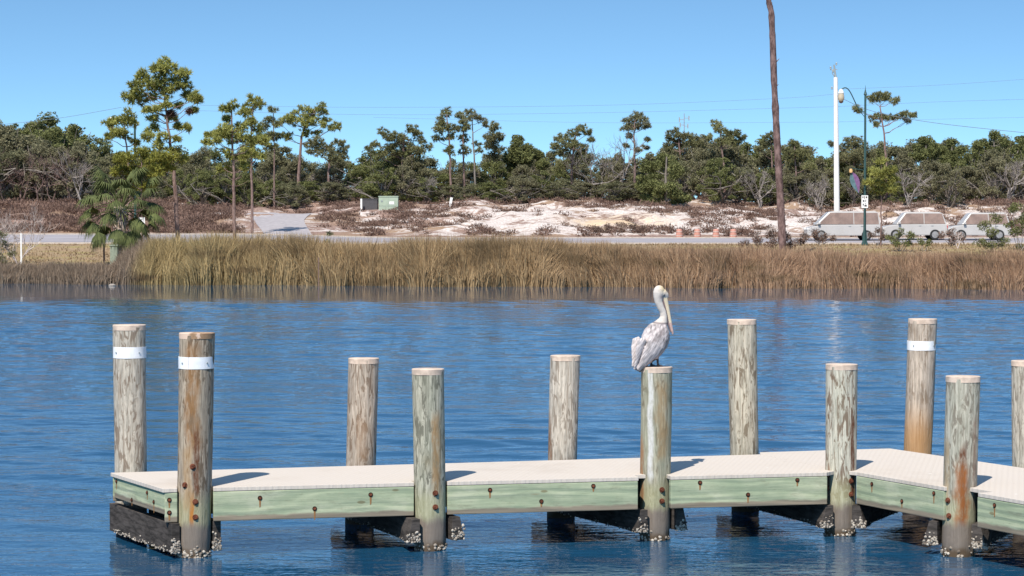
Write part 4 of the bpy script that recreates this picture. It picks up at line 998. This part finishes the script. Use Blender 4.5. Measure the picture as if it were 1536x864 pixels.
# ---- pilings
def pile_mat(name, base, dark, green=0., rust=(), patch=(.3, .55), guano=None, top_or=0., algae=None, ribs=1.):
    n = NT(name, .9, .12); rn = n.rnd()
    tc = n.node('ShaderNodeTexCoord'); v0 = tc.outputs['Object']; x, y, z = n.sep(v0)
    add = n.node('ShaderNodeVectorMath', operation='ADD'); n.t.links.new(v0, add.inputs[0]); cb = n.node('ShaderNodeCombineXYZ')
    n.t.links.new(n.math('MULTIPLY', rn, 53.), cb.inputs[0]); n.t.links.new(n.math('MULTIPLY', rn, 29.), cb.inputs[2]); n.t.links.new(cb.outputs[0], add.inputs[1])
    def m(sc):
        q = n.node('ShaderNodeMapping'); n.t.links.new(add.outputs[0], q.inputs[0]); n.set(q, 'Scale', sc); return q.outputs[0]
    grain = n.noise(m((50, 50, 4)), 1, 5, .7, .3); lum = n.noise(m((21, 21, 5.)), 1, 5, .62, 1.3); blot = n.noise(m((5, 5, 2.6)), 1, 3, .55, .6)
    c = n.mix(n.ramp(grain, .36, .64), tuple(b * .66 for b in base), tuple(min(.8, b * 1.25) for b in base))
    cr = n.ramp(n.noise(m((60, 60, 1.6)), 1, 3, .6, .5), .58, .66); c = n.mix(n.math('MULTIPLY', cr, .8), c, dark)
    k = n.math('MULTIPLY', n.ramp(lum, .5, .6), n.ramp(blot, patch[0], patch[1]))
    c = n.mix(n.math('MULTIPLY', k, .92), c, tuple(d * .82 for d in dark))
    if green: c = n.mix(n.math('MULTIPLY', n.ramp(n.noise(m((8, 8, 1.6)), 1, 3), .35, .65), green * .75), c, (.27, .29, .205))
    if top_or: c = n.mix(n.math('MULTIPLY', n.ramp(z, ZD + .55, ZD + .05), top_or), c, n.mix(grain, (.33, .16, .06), (.52, .3, .13)))
    # pale green salt zone and wet dark foot near the water line
    zz = n.math('ADD', z, n.math('MULTIPLY', n.math('SUBTRACT', n.noise(m((9, 9, 5)), 1, 4), .5), .14))
    if green or algae: c = n.mix(n.math('MULTIPLY', n.ramp(zz, .62, .42), .6), c, (.36, .35, .2))
    for (x0, w, z0, z1, col, amt) in rust:
        wob = n.math('ADD', x, n.math('MULTIPLY', n.math('SUBTRACT', n.noise(m((3, 3, 6)), 1, 3), .5), w * 1.4))
        dx = n.math('ABSOLUTE', n.math('SUBTRACT', wob, x0))
        mk = n.math('MULTIPLY', n.ramp(dx, w, w * .35), n.math('MULTIPLY', n.ramp(z, z0 - .05, z0 + .08), n.ramp(z, z1 + .1, z1 - .05)))
        mk = n.math('MULTIPLY', mk, n.ramp(n.noise(m((30, 30, 9)), 1, 4, .7), .3, .6, .35, 1.)); front = n.ramp(y, .02, -.04)
        c = n.mix(n.math('MULTIPLY', n.math('MULTIPLY', mk, front), amt), c, col)
    c = n.mix(n.ramp(zz, .34, .24), c, n.mix(grain, (.13, .105, .085), (.27, .225, .185)))
    c = n.mix(n.ramp(zz, .1, .03), c, (.1, .07, .045))
    n.col(c); n.bump(n.math('ADD', n.math('MULTIPLY', grain, .5), n.math('MULTIPLY', lum, -.8)), .7 * ribs, .012); return n.m
RST = (.3, .11, .035); DRK = (.13, .05, .025); ORN = (.27, .135, .05); GUA = (.62, .6, .56)
grey = (.4, .35, .285); greyl = (.46, .41, .335); dk = (.2, .16, .12)
pm = {
 'F1': pile_mat('wood_F1', (.37, .3, .225), (.17, .12, .08), .1, [(.02, .09, .95, 1.85, ORN, .75), (.05, .032, .55, 1.1, DRK, 1.), (.01, .028, .2, .52, (.42, .17, .04), 1.), (-.03, .06, .4, .95, (.36, .22, .1), .6)], (.15, .42)),
 'F2': pile_mat('wood_F2', (.4, .375, .29), (.17, .16, .12), .3, [(.05, .05, .5, 1.2, (.33, .2, .09), .85), (-.01, .1, .72, .84, (.28, .22, .13), .4)], (.12, .38)),
 'F3': pile_mat('wood_F3', (.37, .34, .25), (.19, .15, .1), .55, [(.06, .07, .75, 1.45, (.33, .22, .11), .75), (-.045, .035, .55, 1.58, GUA, .95), (-.13, .03, .3, .95, (.3, .13, .05), .8)], (.3, .55)),
 'F4': pile_mat('wood_F4', (.5, .47, .38), (.21, .14, .095), .2, [(.095, .03, .35, 1.1, DRK, 1.), (-.12, .014, .3, .65, (.2, .1, .06), .8)], (.15, .4)),
 'F5': pile_mat('wood_F5', (.44, .41, .33), (.24, .2, .155), .25, [(.01, .04, .2, .95, DRK, 1.), (-.0, .085, .1, .8, RST, .8), (-.12, .03, .5, 1.0, (.42, .3, .17), .7), (.12, .03, .4, 1.2, (.22, .14, .1), .7)], (.12, .4)),
 'B1': pile_mat('wood_B1', greyl, (.25, .19, .14), 0), 'B2': pile_mat('wood_B2', (.42, .35, .28), (.23, .16, .11), 0, [(.03, .08, .6, 1.0, (.28, .18, .11), .6)]),
 'B3': pile_mat('wood_B3', (.48, .43, .36), (.28, .23, .18), 0, [(-.12, .04, .5, 1.0, (.2, .1, .05), .85)]), 'B4': pile_mat('wood_B4', (.47, .42, .33), (.21, .16, .11), .1, (), (.1, .35)),
 'B5': pile_mat('wood_B5', (.43, .36, .29), (.27, .2, .14), 0, (), (.35, .6), top_or=.85), 'B6': pile_mat('wood_B6', (.45, .41, .34), (.25, .21, .17), .1)}
capm = plain('piling_cap', (.58, .455, .36), .85, .15, 0, .2, 14); bandm = plain('white_reflective_band', (.78, .78, .78), .6, .2, 0, .08, 14)
def piling(key, label, tx, ty, bx, by, D, w, band=None, bolts=(), barn=0, side=None):
    """tx,ty top centre; bx,by a lower point on the axis; D distance of the axis"""
    if key[0] == "F": D -= {"F4": .14, "F5": .2}.get(key, .06)
    top = at(tx, ty, D); low = at(bx, by, D); R = w / 2 / F * D
    ax = (top - low); k = top.z / ax.z; foot = top - ax * k; foot.z = 0
    rng = random.Random(key); root = empty('piling', foot, label, 'piling', 'wooden dock pilings'); ph = [rng.uniform(0, 6) for _ in range(4)]
    t = top - foot; H = t.z; m = MB(); n = 40; vs = []; rows = [-1.5] + [i * H / 44 for i in range(45)]; rows[-1] = H - .02
    for z in rows:
        c = Vector((t.x * z / H, t.y * z / H, z)); rr = R * (1.0 + .03 * (z / H - .5)) * (1 if z > .1 else .97)
        for i in range(n):
            a = 2 * math.pi * i / n
            q = rr * (1 + .012 * math.sin(3 * a + ph[0] + z * 1.3) + .008 * math.sin(7 * a + ph[1] - z * 5) + .006 * math.sin(12 * a + ph[2] + 2 * z))
            vs.append(c + Vector((math.cos(a) * q, math.sin(a) * q, 0)))
    mm = len(rows); m.add(vs, [(i * n + k_, i * n + (k_ + 1) % n, (i + 1) * n + (k_ + 1) % n, (i + 1) * n + k_) for i in range(mm - 1) for k_ in range(n)] + [tuple(range((mm - 1) * n, mm * n))], 0, True)
    m.build('shaft', pm[key], root)
    cp = t - Vector((0, 0, 0)); m = MB(); hc = .05
    m.lathe([(R * .99, -hc), (R * 1.03, -hc), (R * 1.03, -.003), (R * 1.0, 0)], cp, 40); m.build('cap', capm if key != 'F1' else worn_cap(), root)
    if band:
        zb1, zb0 = at(tx, band[0], D - R).z, at(tx, band[1], D - R).z; m = MB(); c0 = Vector((t.x * zb0 / H, t.y * zb0 / H, 0))
        prof = [(R * 1.0, zb0), (R * 1.032, zb0), (R * 1.032, zb1), (R * 1.0, zb1)]; m.lathe(prof, c0, 40); o = m.build('reflective_band', bandm, root)
        for a in (-2.3, -.8):
            q = MB(); p = c0 + Vector((math.cos(a) * R * 1.03, math.sin(a) * R * 1.03, (zb0 + zb1) / 2)); d = Vector((math.cos(a), math.sin(a), 0)); q.tube([p, p + d * .008], .007, 8); q.build('nail', M['steel'], o)
    for px, py in bolts:
        h = at(px, py, D - R); xx = h.x - foot.x - t.x * h.z / H; xx = max(-R * .92, min(R * .92, xx)); yy = -math.sqrt(max(0, R * R - xx * xx)); nr = Vector((xx, yy, 0)).normalized()
        p = Vector((xx + t.x * h.z / H, yy + t.y * h.z / H, h.z)) - nr * .004
        q = MB(); q.tube([p, p + nr * .01], .026, 14); q.tube([p + nr * .01, p + nr * .024], .015, 6); q.build('bolt', M['rust'], root)
    if barn:
        rg2 = np.random.default_rng(len(label)); V = []; Tq = []
        for i in range(barn):
            a = rg2.uniform(0, 6.28); z = abs(rg2.normal()) * .035 + rg2.uniform(-.02, .03); s = rg2.uniform(.006, .017)
            V_, T_ = shell(rg2, (math.cos(a) * R * 1.0 + t.x * z / H, math.sin(a) * R * 1.0, z), s, (math.cos(a), math.sin(a), .2), len(V)); V += V_; Tq += T_
        o = tri_obj('barnacles', V, Tq, M['barn'], root); o['kind'] = 'stuff'
    return foot, R, t
def shell(rg2, c, s, d, b0):
    d = np.array(d, float); d /= np.linalg.norm(d); a = np.cross(d, [0.1, .2, 1.]); a /= np.linalg.norm(a); b = np.cross(d, a); c = np.array(c); V = []
    for k in range(6): t = k * 1.047 + rg2.uniform(-.3, .3); V.append(tuple(c + (a * math.cos(t) + b * math.sin(t)) * s * rg2.uniform(.8, 1.2) - d * s * .3))
    V.append(tuple(c + d * s * rg2.uniform(.6, 1.3))); return V, [(b0 + k, b0 + (k + 1) % 6, b0 + 6) for k in range(6)]
def worn_cap():
    n = NT('worn_piling_cap', .85, .15); v = n.coord(); x, y, z = n.sep(v)
    k = n.math('MULTIPLY', n.ramp(x, -.02, .01), n.ramp(n.noise(v, 16, 4), .36, .46)); n.col(n.mix(k, (.64, .47, .36), n.mix(n.noise(v, 60, 4), (.2, .11, .06), (.42, .28, .17)))); return n.m
P = {}
P['F1'] = piling('F1', 'front left corner piling with white band and split brown-stained cap', 295.5, 499, 290, 836, 19.63, 52, (536, 554), [(293, 753), (293, 776), (289, 700), (277, 728)], 130)
P['F2'] = piling('F2', 'greenish front piling second from the left, two bolts at dock level', 642, 553, 646, 826, 20.03, 47.5, None, [(653, 740), (653, 761)], 90)
P['F3'] = piling('F3', 'piling the pelican perches on, streaked with white droppings', 985, 550, 981.5, 812, 20.68, 46, None, [(993, 735), (993, 752)], 50)
P['F4'] = piling('F4', 'front piling at the inner corner with blotchy dark wood grain', 1262.5, 546, 1260.5, 800, 21.08, 46.5, None, [(1277, 722), (1277, 742), (1243, 714), (1243, 734)], 60)
P['F5'] = piling('F5', 'front right piling with dark rust running down its face', 1444.5, 564, 1437, 833, 19.83, 50, None, [(1424, 752), (1425, 775)], 60)
P['B1'] = piling('B1', 'rear left corner piling with a clean white band', 194, 487, 196, 705, 21.0, 48, (521, 538))
P['B2'] = piling('B2', 'reddish-grey rear piling second from the left', 545.5, 537, 541.5, 698, 21.75, 45)
P['B3'] = piling('B3', 'pale rear piling left of the pelican', 848, 533, 843.5, 690, 22.25, 44)
P['B4'] = piling('B4', 'tall rear piling with pale streaky grain, right of the pelican', 1112.5, 479, 1116.5, 682, 22.75, 43)
P['B5'] = piling('B5', 'rear piling with white band and orange lower half', 1384, 478, 1376.5, 676, 23.25, 42, (512, 526))
P['B6'] = piling('B6', 'rear piling cut off by the right edge of the view', 1540, 541, 1541, 700, 21.75, 44.5)

# ---- cross beams: a pair of timbers clamps each front piling and runs back under the deck
def beam(a, b, offs, key, z0=.05, z1=.3, front=.16, flare=.05, barn=45):
    a_ = a; a = P[a][0]; b = P[b][0]; d = Vector((b.x - a.x, b.y - a.y, 0)); L = d.length; d.normalize(); s = Vector((d.y, -d.x, 0))
    for sg in offs:
        m = MB(); c0 = .155; w = .075
        in_, ou = sg * c0, sg * (c0 + w); ou2 = sg * (c0 + w + flare)
        vs = []
        for f, fl in ((-front, ou2), (.25, ou), (L + (.2 if a_ != 'F1' else -.05), ou)):
            for off_, z in ((in_, z0), (fl, z0), (ou, z1), (in_, z1)):
                p = a + s * off_ + d * f; vs.append((p.x, p.y - 20, z))
        fs = [(0, 1, 2, 3), (8, 11, 10, 9)]
        for i in (0, 4): fs += [(i + k, i + (k + 1) % 4, i + 4 + (k + 1) % 4, i + 4 + k) for k in range(4)]
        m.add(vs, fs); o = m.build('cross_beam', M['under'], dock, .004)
        if barn:
            rg2 = np.random.default_rng(int(L * 1000) + int(sg) + 7); V = []; Tq = []
            for i in range(barn):
                z = z0 + abs(rg2.normal()) * .05; t = rg2.uniform(0, 1); off_ = in_ + (ou2 - in_) * t
                p = a + s * off_ + d * (-front - .002); sz = rg2.uniform(.006, .016)
                V_, T_ = shell(rg2, (p.x, p.y - 20, z), sz, (-d.x, -d.y, .1), len(V)); V += V_; Tq += T_
            for i in range(barn):
                f = rg2.uniform(-front, L * .9); z = z0 + abs(rg2.normal()) * .02 - .005; off_ = ou + sg * .003 + (ou2 - ou) * max(0, (.25 - f) / (.25 + front)) * .9
                p = a + s * off_ + d * f; sz = rg2.uniform(.005, .011)
                V_, T_ = shell(rg2, (p.x, p.y - 20, z), sz, (s.x * sg, s.y * sg, .1), len(V)); V += V_; Tq += T_
            q = tri_obj('barnacles', V, Tq, M['barn'], o); q['kind'] = 'stuff'
beam('F1', 'B1', (-1, 1), 1, .05, .31, .08, .0, 90)
beam('F2', 'B2', (-1, 1), 2, .09, .3, .14, .045)
beam('F3', 'B3', (-1, 1), 3, .09, .3, .14, .045)
beam('F4', 'B4', (-1,), 4, .09, .3, .14, .06); beam('F4', 'B5', (1,), 4, .09, .3, .14, .06)
beam('F5', 'B6', (-1, 1), 5, .09, .3, .12, .06)
# long stringers below the deck
for f in (.3, .7):
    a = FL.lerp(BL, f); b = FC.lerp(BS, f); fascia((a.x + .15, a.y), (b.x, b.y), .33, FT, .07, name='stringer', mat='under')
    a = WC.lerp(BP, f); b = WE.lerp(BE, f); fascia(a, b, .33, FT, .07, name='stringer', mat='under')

# ================================================================ PELICAN
def pelican():
    D = P['F3'][0].y + P['F3'][2].y; top = P['F3'][0] + P['F3'][2]; u = .00122
    o = Vector((top.x, D, top.z + .004)); X0 = at(985, 549, D).x - top.x
    def pt(cx, cy, y=0): return Vector(((cx - 635) * u, y, (750 - cy) * u))
    m = MB()
    def loft(spec, n=20):
        # spec: (cx, cy, half width across the silhouette in crop px, half depth in crop px, y offset)
        C_ = [pt(a, b, yo * u) for a, b, w, d, yo in spec]; vs = []
        for i, p in enumerate(C_):
            t = (C_[min(i + 1, len(C_) - 1)] - C_[max(i - 1, 0)]).normalized(); s = Vector((t.z, 0, -t.x)).normalized()
            for k in range(n): a = 2 * math.pi * k / n; vs.append(p + s * math.cos(a) * spec[i][2] * u + Vector((0, 1, 0)) * math.sin(a) * spec[i][3] * u)
        mm = len(C_); m.add(vs, [(i * n + k, i * n + (k + 1) % n, (i + 1) * n + (k + 1) % n, (i + 1) * n + k) for i in range(mm - 1) for k in range(n)] + [tuple(range(n)), tuple(range((mm - 1) * n, mm * n))[::-1]], 0, True)
    loft([(505, 745, 22, 20, 8), (530, 715, 42, 40, 5), (558, 670, 70, 62, 0), (590, 615, 94, 84, 0), (618, 560, 108, 98, 0), (638, 505, 104, 98, 0), (655, 460, 82, 80, 0), (670, 425, 50, 50, 0), (680, 400, 34, 32, 0)])
    # neck and head
    loft([(676, 430, 44, 44, 0), (684, 400, 36, 34, 0), (692, 370, 28, 27, 0), (686, 335, 27, 25, 0), (668, 300, 29, 25, 0), (652, 262, 32, 26, 0), (648, 225, 38, 31, 0), (650, 192, 44, 35, 0), (655, 162, 41, 33, 0), (655, 143, 28, 24, 0), (655, 134, 10, 8, 0)])
    loft([(640, 195, 22, 22, 0), (665, 190, 36, 30, 0), (690, 196, 34, 27, 0), (710, 212, 24, 19, 0), (718, 228, 14, 12, 0)])
    # bill: upper mandible and pouch below it
    loft([(690, 205, 22, 18, 0), (704, 238, 19, 15, 0), (718, 290, 15, 13, 0), (732, 350, 13, 12, 0), (746, 420, 12, 11, 0), (758, 475, 11, 9, 0), (766, 500, 8, 6, 0), (764, 511, 5, 4, 0)], 14)
    loft([(672, 225, 14, 13, 0), (684, 270, 17, 12, 0), (698, 320, 17, 11, 0), (714, 375, 14, 10, 0), (734, 440, 10, 8, 0), (752, 490, 5, 5, 0)], 12)
    # folded wings on both flanks
    for sg in (-1, 1):
        loft([(690, 440, 14, 8, sg * 50), (672, 470, 44, 22, sg * 66), (640, 520, 66, 30, sg * 78), (600, 580, 74, 30, sg * 82), (560, 640, 62, 26, sg * 72), (525, 695, 42, 20, sg * 54), (495, 745, 24, 14, sg * 38), (478, 778, 12, 8, sg * 26)])
        loft([(520, 540, 20, 16, sg * 60), (490, 560, 34, 20, sg * 58), (478, 605, 30, 18, sg * 52), (470, 650, 22, 14, sg * 44), (462, 700, 14, 10, sg * 34), (450, 750, 9, 7, sg * 24)], 14)
    # tail and primary tips
    for a, b, c_, d, yo in ((520, 700, 448, 762, -22), (535, 705, 470, 780, -12), (545, 715, 492, 792, 0), (560, 720, 515, 795, 10), (530, 700, 458, 772, 18)):
        loft([(a, b, 20, 9, yo), ((a + c_) / 2, (b + d) / 2, 18, 8, yo), (c_, d, 9, 5, yo)], 10)
    # thighs and legs
    for yo, cx in ((-26, 632), (30, 600)):
        loft([(cx - 8, 640, 26, 22, yo), (cx - 4, 675, 17, 15, yo), (cx, 695, 9, 8, yo), (cx + 3, 740, 8, 8, yo), (cx + 4, 750, 10, 10, yo)], 10)
        for dx, dy in ((34, -16), (40, 2), (32, 18), (-14, 4)):
            m.tube([pt(cx + 2, 741, yo * u), pt(cx + 2 + dx * .6, 744, (yo + dy * .6) * u), pt(cx + 2 + dx, 747, (yo + dy) * u)], [.008, .006, .004], 6)
        q = pt(cx + 2, 748, yo * u); m.add([q + Vector(v) for v in ((0, 0, .006), (.04, -.018, .004), (.048, .002, .004), (.038, .02, .004), (0, 0, 0), (.04, -.018, 0), (.048, .002, 0), (.038, .02, 0))], [(0, 1, 2, 3), (4, 7, 6, 5), (0, 4, 5, 1), (1, 5, 6, 2), (2, 6, 7, 3), (3, 7, 4, 0)])
    tmp = m.build('tmp', M['white'])
    md = tmp.modifiers.new('r', 'REMESH'); md.mode = 'VOXEL'; md.voxel_size = .0042; ms = tmp.modifiers.new('s', 'SMOOTH'); ms.factor = .5; ms.iterations = 3
    dg = bpy.context.evaluated_depsgraph_get(); me = bpy.data.meshes.new_from_object(tmp.evaluated_get(dg)); bpy.data.objects.remove(tmp)
    N = len(me.vertices); co = np.empty(N * 3, np.float32); me.vertices.foreach_get('co', co); co = co.reshape(-1, 3)
    cx = co[:, 0] / u + 635; cy = 750 - co[:, 2] / u; yy = co[:, 1] / u
    # feather relief on the wings: rows of overlapping tips along the wing axis
    ax = np.array([-.53, .85]); s1 = (cx - 690) * ax[0] + (cy - 430) * ax[1]; s2 = -(cx - 690) * ax[1] + (cy - 430) * -ax[0] * -1
    wing = (cy > 430) & (cy < 800) & (np.abs(yy) > 25) & (cx < 720)
    nrm = np.empty(N * 3, np.float32); me.vertices.foreach_get('normal', nrm); nrm = nrm.reshape(-1, 3)
    def feather(s1, s2, L, W):
        row = np.floor(s2 / W); f = (s1 / L + row * .5) % 1.; g = ((s2 / W) % 1 - .5) * 2; return (1 - f) * (1 - g * g * .6)
    big = sm(120, 180, s1)
    hgt = feather(s1, s2, 60, 17) * (1 - big) * .5 + feather(s1, s2, 170, 15) * big
    co += nrm * (np.where(wing, hgt, 0) * .0022)[:, None]; me.vertices.foreach_set('co', co.ravel())
    # plumage colours
    col = np.tile(np.array([.51, .45, .435]), (N, 1)); rngp = fbm(s1 * .025, s2 * .16, 4, 2)
    col *= (.05 + 1.8 * rngp)[:, None]
    edge = np.where(wing & (hgt < .2), .72, 1.); col *= edge[:, None]
    light = np.array([.62, .55, .525]); w = (big * wing * .6)[:, None]; col = col * (1 - w) + light * (.2 + 1.5 * rngp)[:, None] * w
    dark = np.array([.2, .16, .155])
    belly = sm(0, 1, ((cx - 640) + (cy - 560) * .55) / 60) * (cy > 440); col = col * (1 - .35 * belly[:, None]) + dark * .35 * belly[:, None]
    # a few dark scapular streaks
    st = (np.exp(-((cx - 640 + (cy - 490) * .75) / 20.) ** 2) * np.exp(-((cy - 495) / 36.) ** 2))[:, None]; col = col * (1 - .75 * st) + dark * .75 * st
    st = (np.exp(-((cx - 585) / 18.) ** 2) * np.exp(-((cy - 545) / 12.) ** 2))[:, None]; col = col * (1 - .6 * st) + dark * .6 * st
    neck = (cy < 424 - (cx - 680) * .05) ; whitec = np.array([.64, .575, .51]); col[neck] = whitec
    nk = sm(300, 410, cy) * neck; col = col * (1 - .2 * nk[:, None]) + np.array([.42, .33, .28]) * .2 * nk[:, None]
    ring = np.exp(-((cy - (418 - (cx - 680) * .0 + 6 * np.cos((cx - 680) / 40))) / 8.) ** 2)[:, None] * (cx > 600)[:, None]; col = col * (1 - .8 * ring) + np.array([.12, .09, .1]) * .8 * ring
    crown = (sm(215, 150, cy) * sm(620, 690, cx))[:, None] * neck[:, None]; col = col * (1 - crown) + np.array([.66, .5, .27]) * crown
    lores = (np.exp(-((cx - 668) / 24.) ** 2) * np.exp(-((cy - 222) / 17.) ** 2))[:, None]; col = col * (1 - .75 * lores) + np.array([.2, .15, .16]) * .75 * lores
    bx = np.interp(cy, [200, 238, 290, 350, 420, 475, 511], [690, 704, 718, 732, 746, 758, 765]); hw = np.interp(cy, [200, 240, 300, 420, 511], [10, 17, 15, 12, 8])
    isb = (cy > 226) & (cy < 515) & (cx > bx - hw - 1) & (np.abs(yy) < 22) & (cx < bx + 30); col[isb] = (.72, .6, .42)
    tip = isb & (cy > 420); col[tip] = (.62, .42, .36)
    ptx = np.interp(cy, [225, 270, 320, 375, 440, 490], [672, 684, 698, 714, 734, 752]); pou = (cy > 232) & (cy < 492) & (~isb) & (cx > ptx - 15) & (np.abs(yy) < 20) & ((cy < 400) | (cx > ptx - 9)); col[pou] = (.24, .17, .16)
    leg = (cy > 692) & (cx > 585); col[leg] = (.06, .055, .06)
    col4 = np.concatenate([np.clip(col, 0, 1), np.ones((N, 1))], 1).astype(np.float32)
    a_ = me.attributes.new('plumage', 'FLOAT_COLOR', 'POINT'); a_.data.foreach_set('color', col4.ravel())
    n = NT('pelican_plumage', .75, .2); av = n.node('ShaderNodeAttribute', attribute_name='plumage')
    f = n.noise(n.coord((220, 220, 60)), 1, 4, .7); n.col(n.mix(n.ramp(f, .35, .7, 0, .22), av.outputs['Color'], (.12, .1, .1))); n.bump(f, .35, .003)
    me.materials.clear(); me.materials.append(n.m); me.polygons.foreach_set('use_smooth', np.ones(len(me.polygons), dtype=bool))
    ob = link(bpy.data.objects.new('pelican', me)); ob.location = o; ob.rotation_euler = (0, 0, math.radians(17))
    tag(ob, 'brown pelican with long bill tucked down, standing on a piling cap', 'pelican')
    for sg in (-1, 1):
        e = MB(); e.lathe([(.0005, -.006), (.005, -.003), (.006, 0), (.005, .003), (.0005, .006)], pt(688, 207, sg * 25 * u), 12); e.build('eye', M['black'], ob)
    return ob
pelican()

# ================================================================ SKY, SUN, CAMERA
SUN_EL, SUN_AZ = math.radians(52), math.radians(200.5)
w = bpy.data.worlds.new('World'); SC.world = w; w.use_nodes = True; nt = w.node_tree
sky = nt.nodes.new('ShaderNodeTexSky'); sky.sky_type = 'NISHITA'; sky.sun_disc = False; sky.sun_elevation = SUN_EL; sky.sun_rotation = SUN_AZ
sky.air_density = 1.0; sky.dust_density = .3; sky.ozone_density = 2.2; sky.altitude = 0
tc = nt.nodes.new('ShaderNodeTexCoord'); va = nt.nodes.new('ShaderNodeVectorMath'); va.operation = 'MULTIPLY_ADD'; va.inputs[1].default_value = (1, 1, 2.4); va.inputs[2].default_value = (0, 0, .07)
vn = nt.nodes.new('ShaderNodeVectorMath'); vn.operation = 'NORMALIZE'; nt.links.new(tc.outputs['Generated'], va.inputs[0]); nt.links.new(va.outputs[0], vn.inputs[0]); nt.links.new(vn.outputs[0], sky.inputs[0])
tn = nt.nodes.new('ShaderNodeMix'); tn.data_type = 'RGBA'; tn.blend_type = 'MULTIPLY'; tn.inputs[0].default_value = 1; tn.inputs[7].default_value = (.76, 1.0, 1.06, 1)
nt.links.new(sky.outputs[0], tn.inputs[6]); nt.links.new(tn.outputs[2], nt.nodes['Background'].inputs[0]); nt.nodes['Background'].inputs[1].default_value = .132
sd = Vector((math.sin(SUN_AZ) * math.cos(SUN_EL), math.cos(SUN_AZ) * math.cos(SUN_EL), math.sin(SUN_EL)))
sl = bpy.data.lights.new('sun', 'SUN'); sl.energy = 4.8; sl.angle = math.radians(.5); sl.color = (1, .94, .86)
so = link(bpy.data.objects.new('sun', sl)); so.rotation_euler = sd.to_track_quat('Z', 'Y').to_euler()
cam = bpy.data.cameras.new('camera'); cam.sensor_width = 36; cam.lens = F / 1536 * 36; cam.clip_end = 6000; cam.clip_start = .5
co = link(bpy.data.objects.new('camera', cam)); co.location = (0, 0, CAMZ); co.rotation_euler = (math.pi / 2 - TILT, 0, 0); SC.camera = co
SC.view_settings.view_transform = 'Standard'; SC.view_settings.look = 'None'; SC.view_settings.exposure = .36; SC.view_settings.gamma = 1
SC.render.engine = 'CYCLES'; SC.cycles.use_denoising = True; SC.cycles.max_bounces = 6; SC.cycles.transparent_max_bounces = 4; SC.cycles.caustics_reflective = False
for pr in protos:
    if not pr[3]:
        for o in pr[:3]: bpy.data.objects.remove(o)
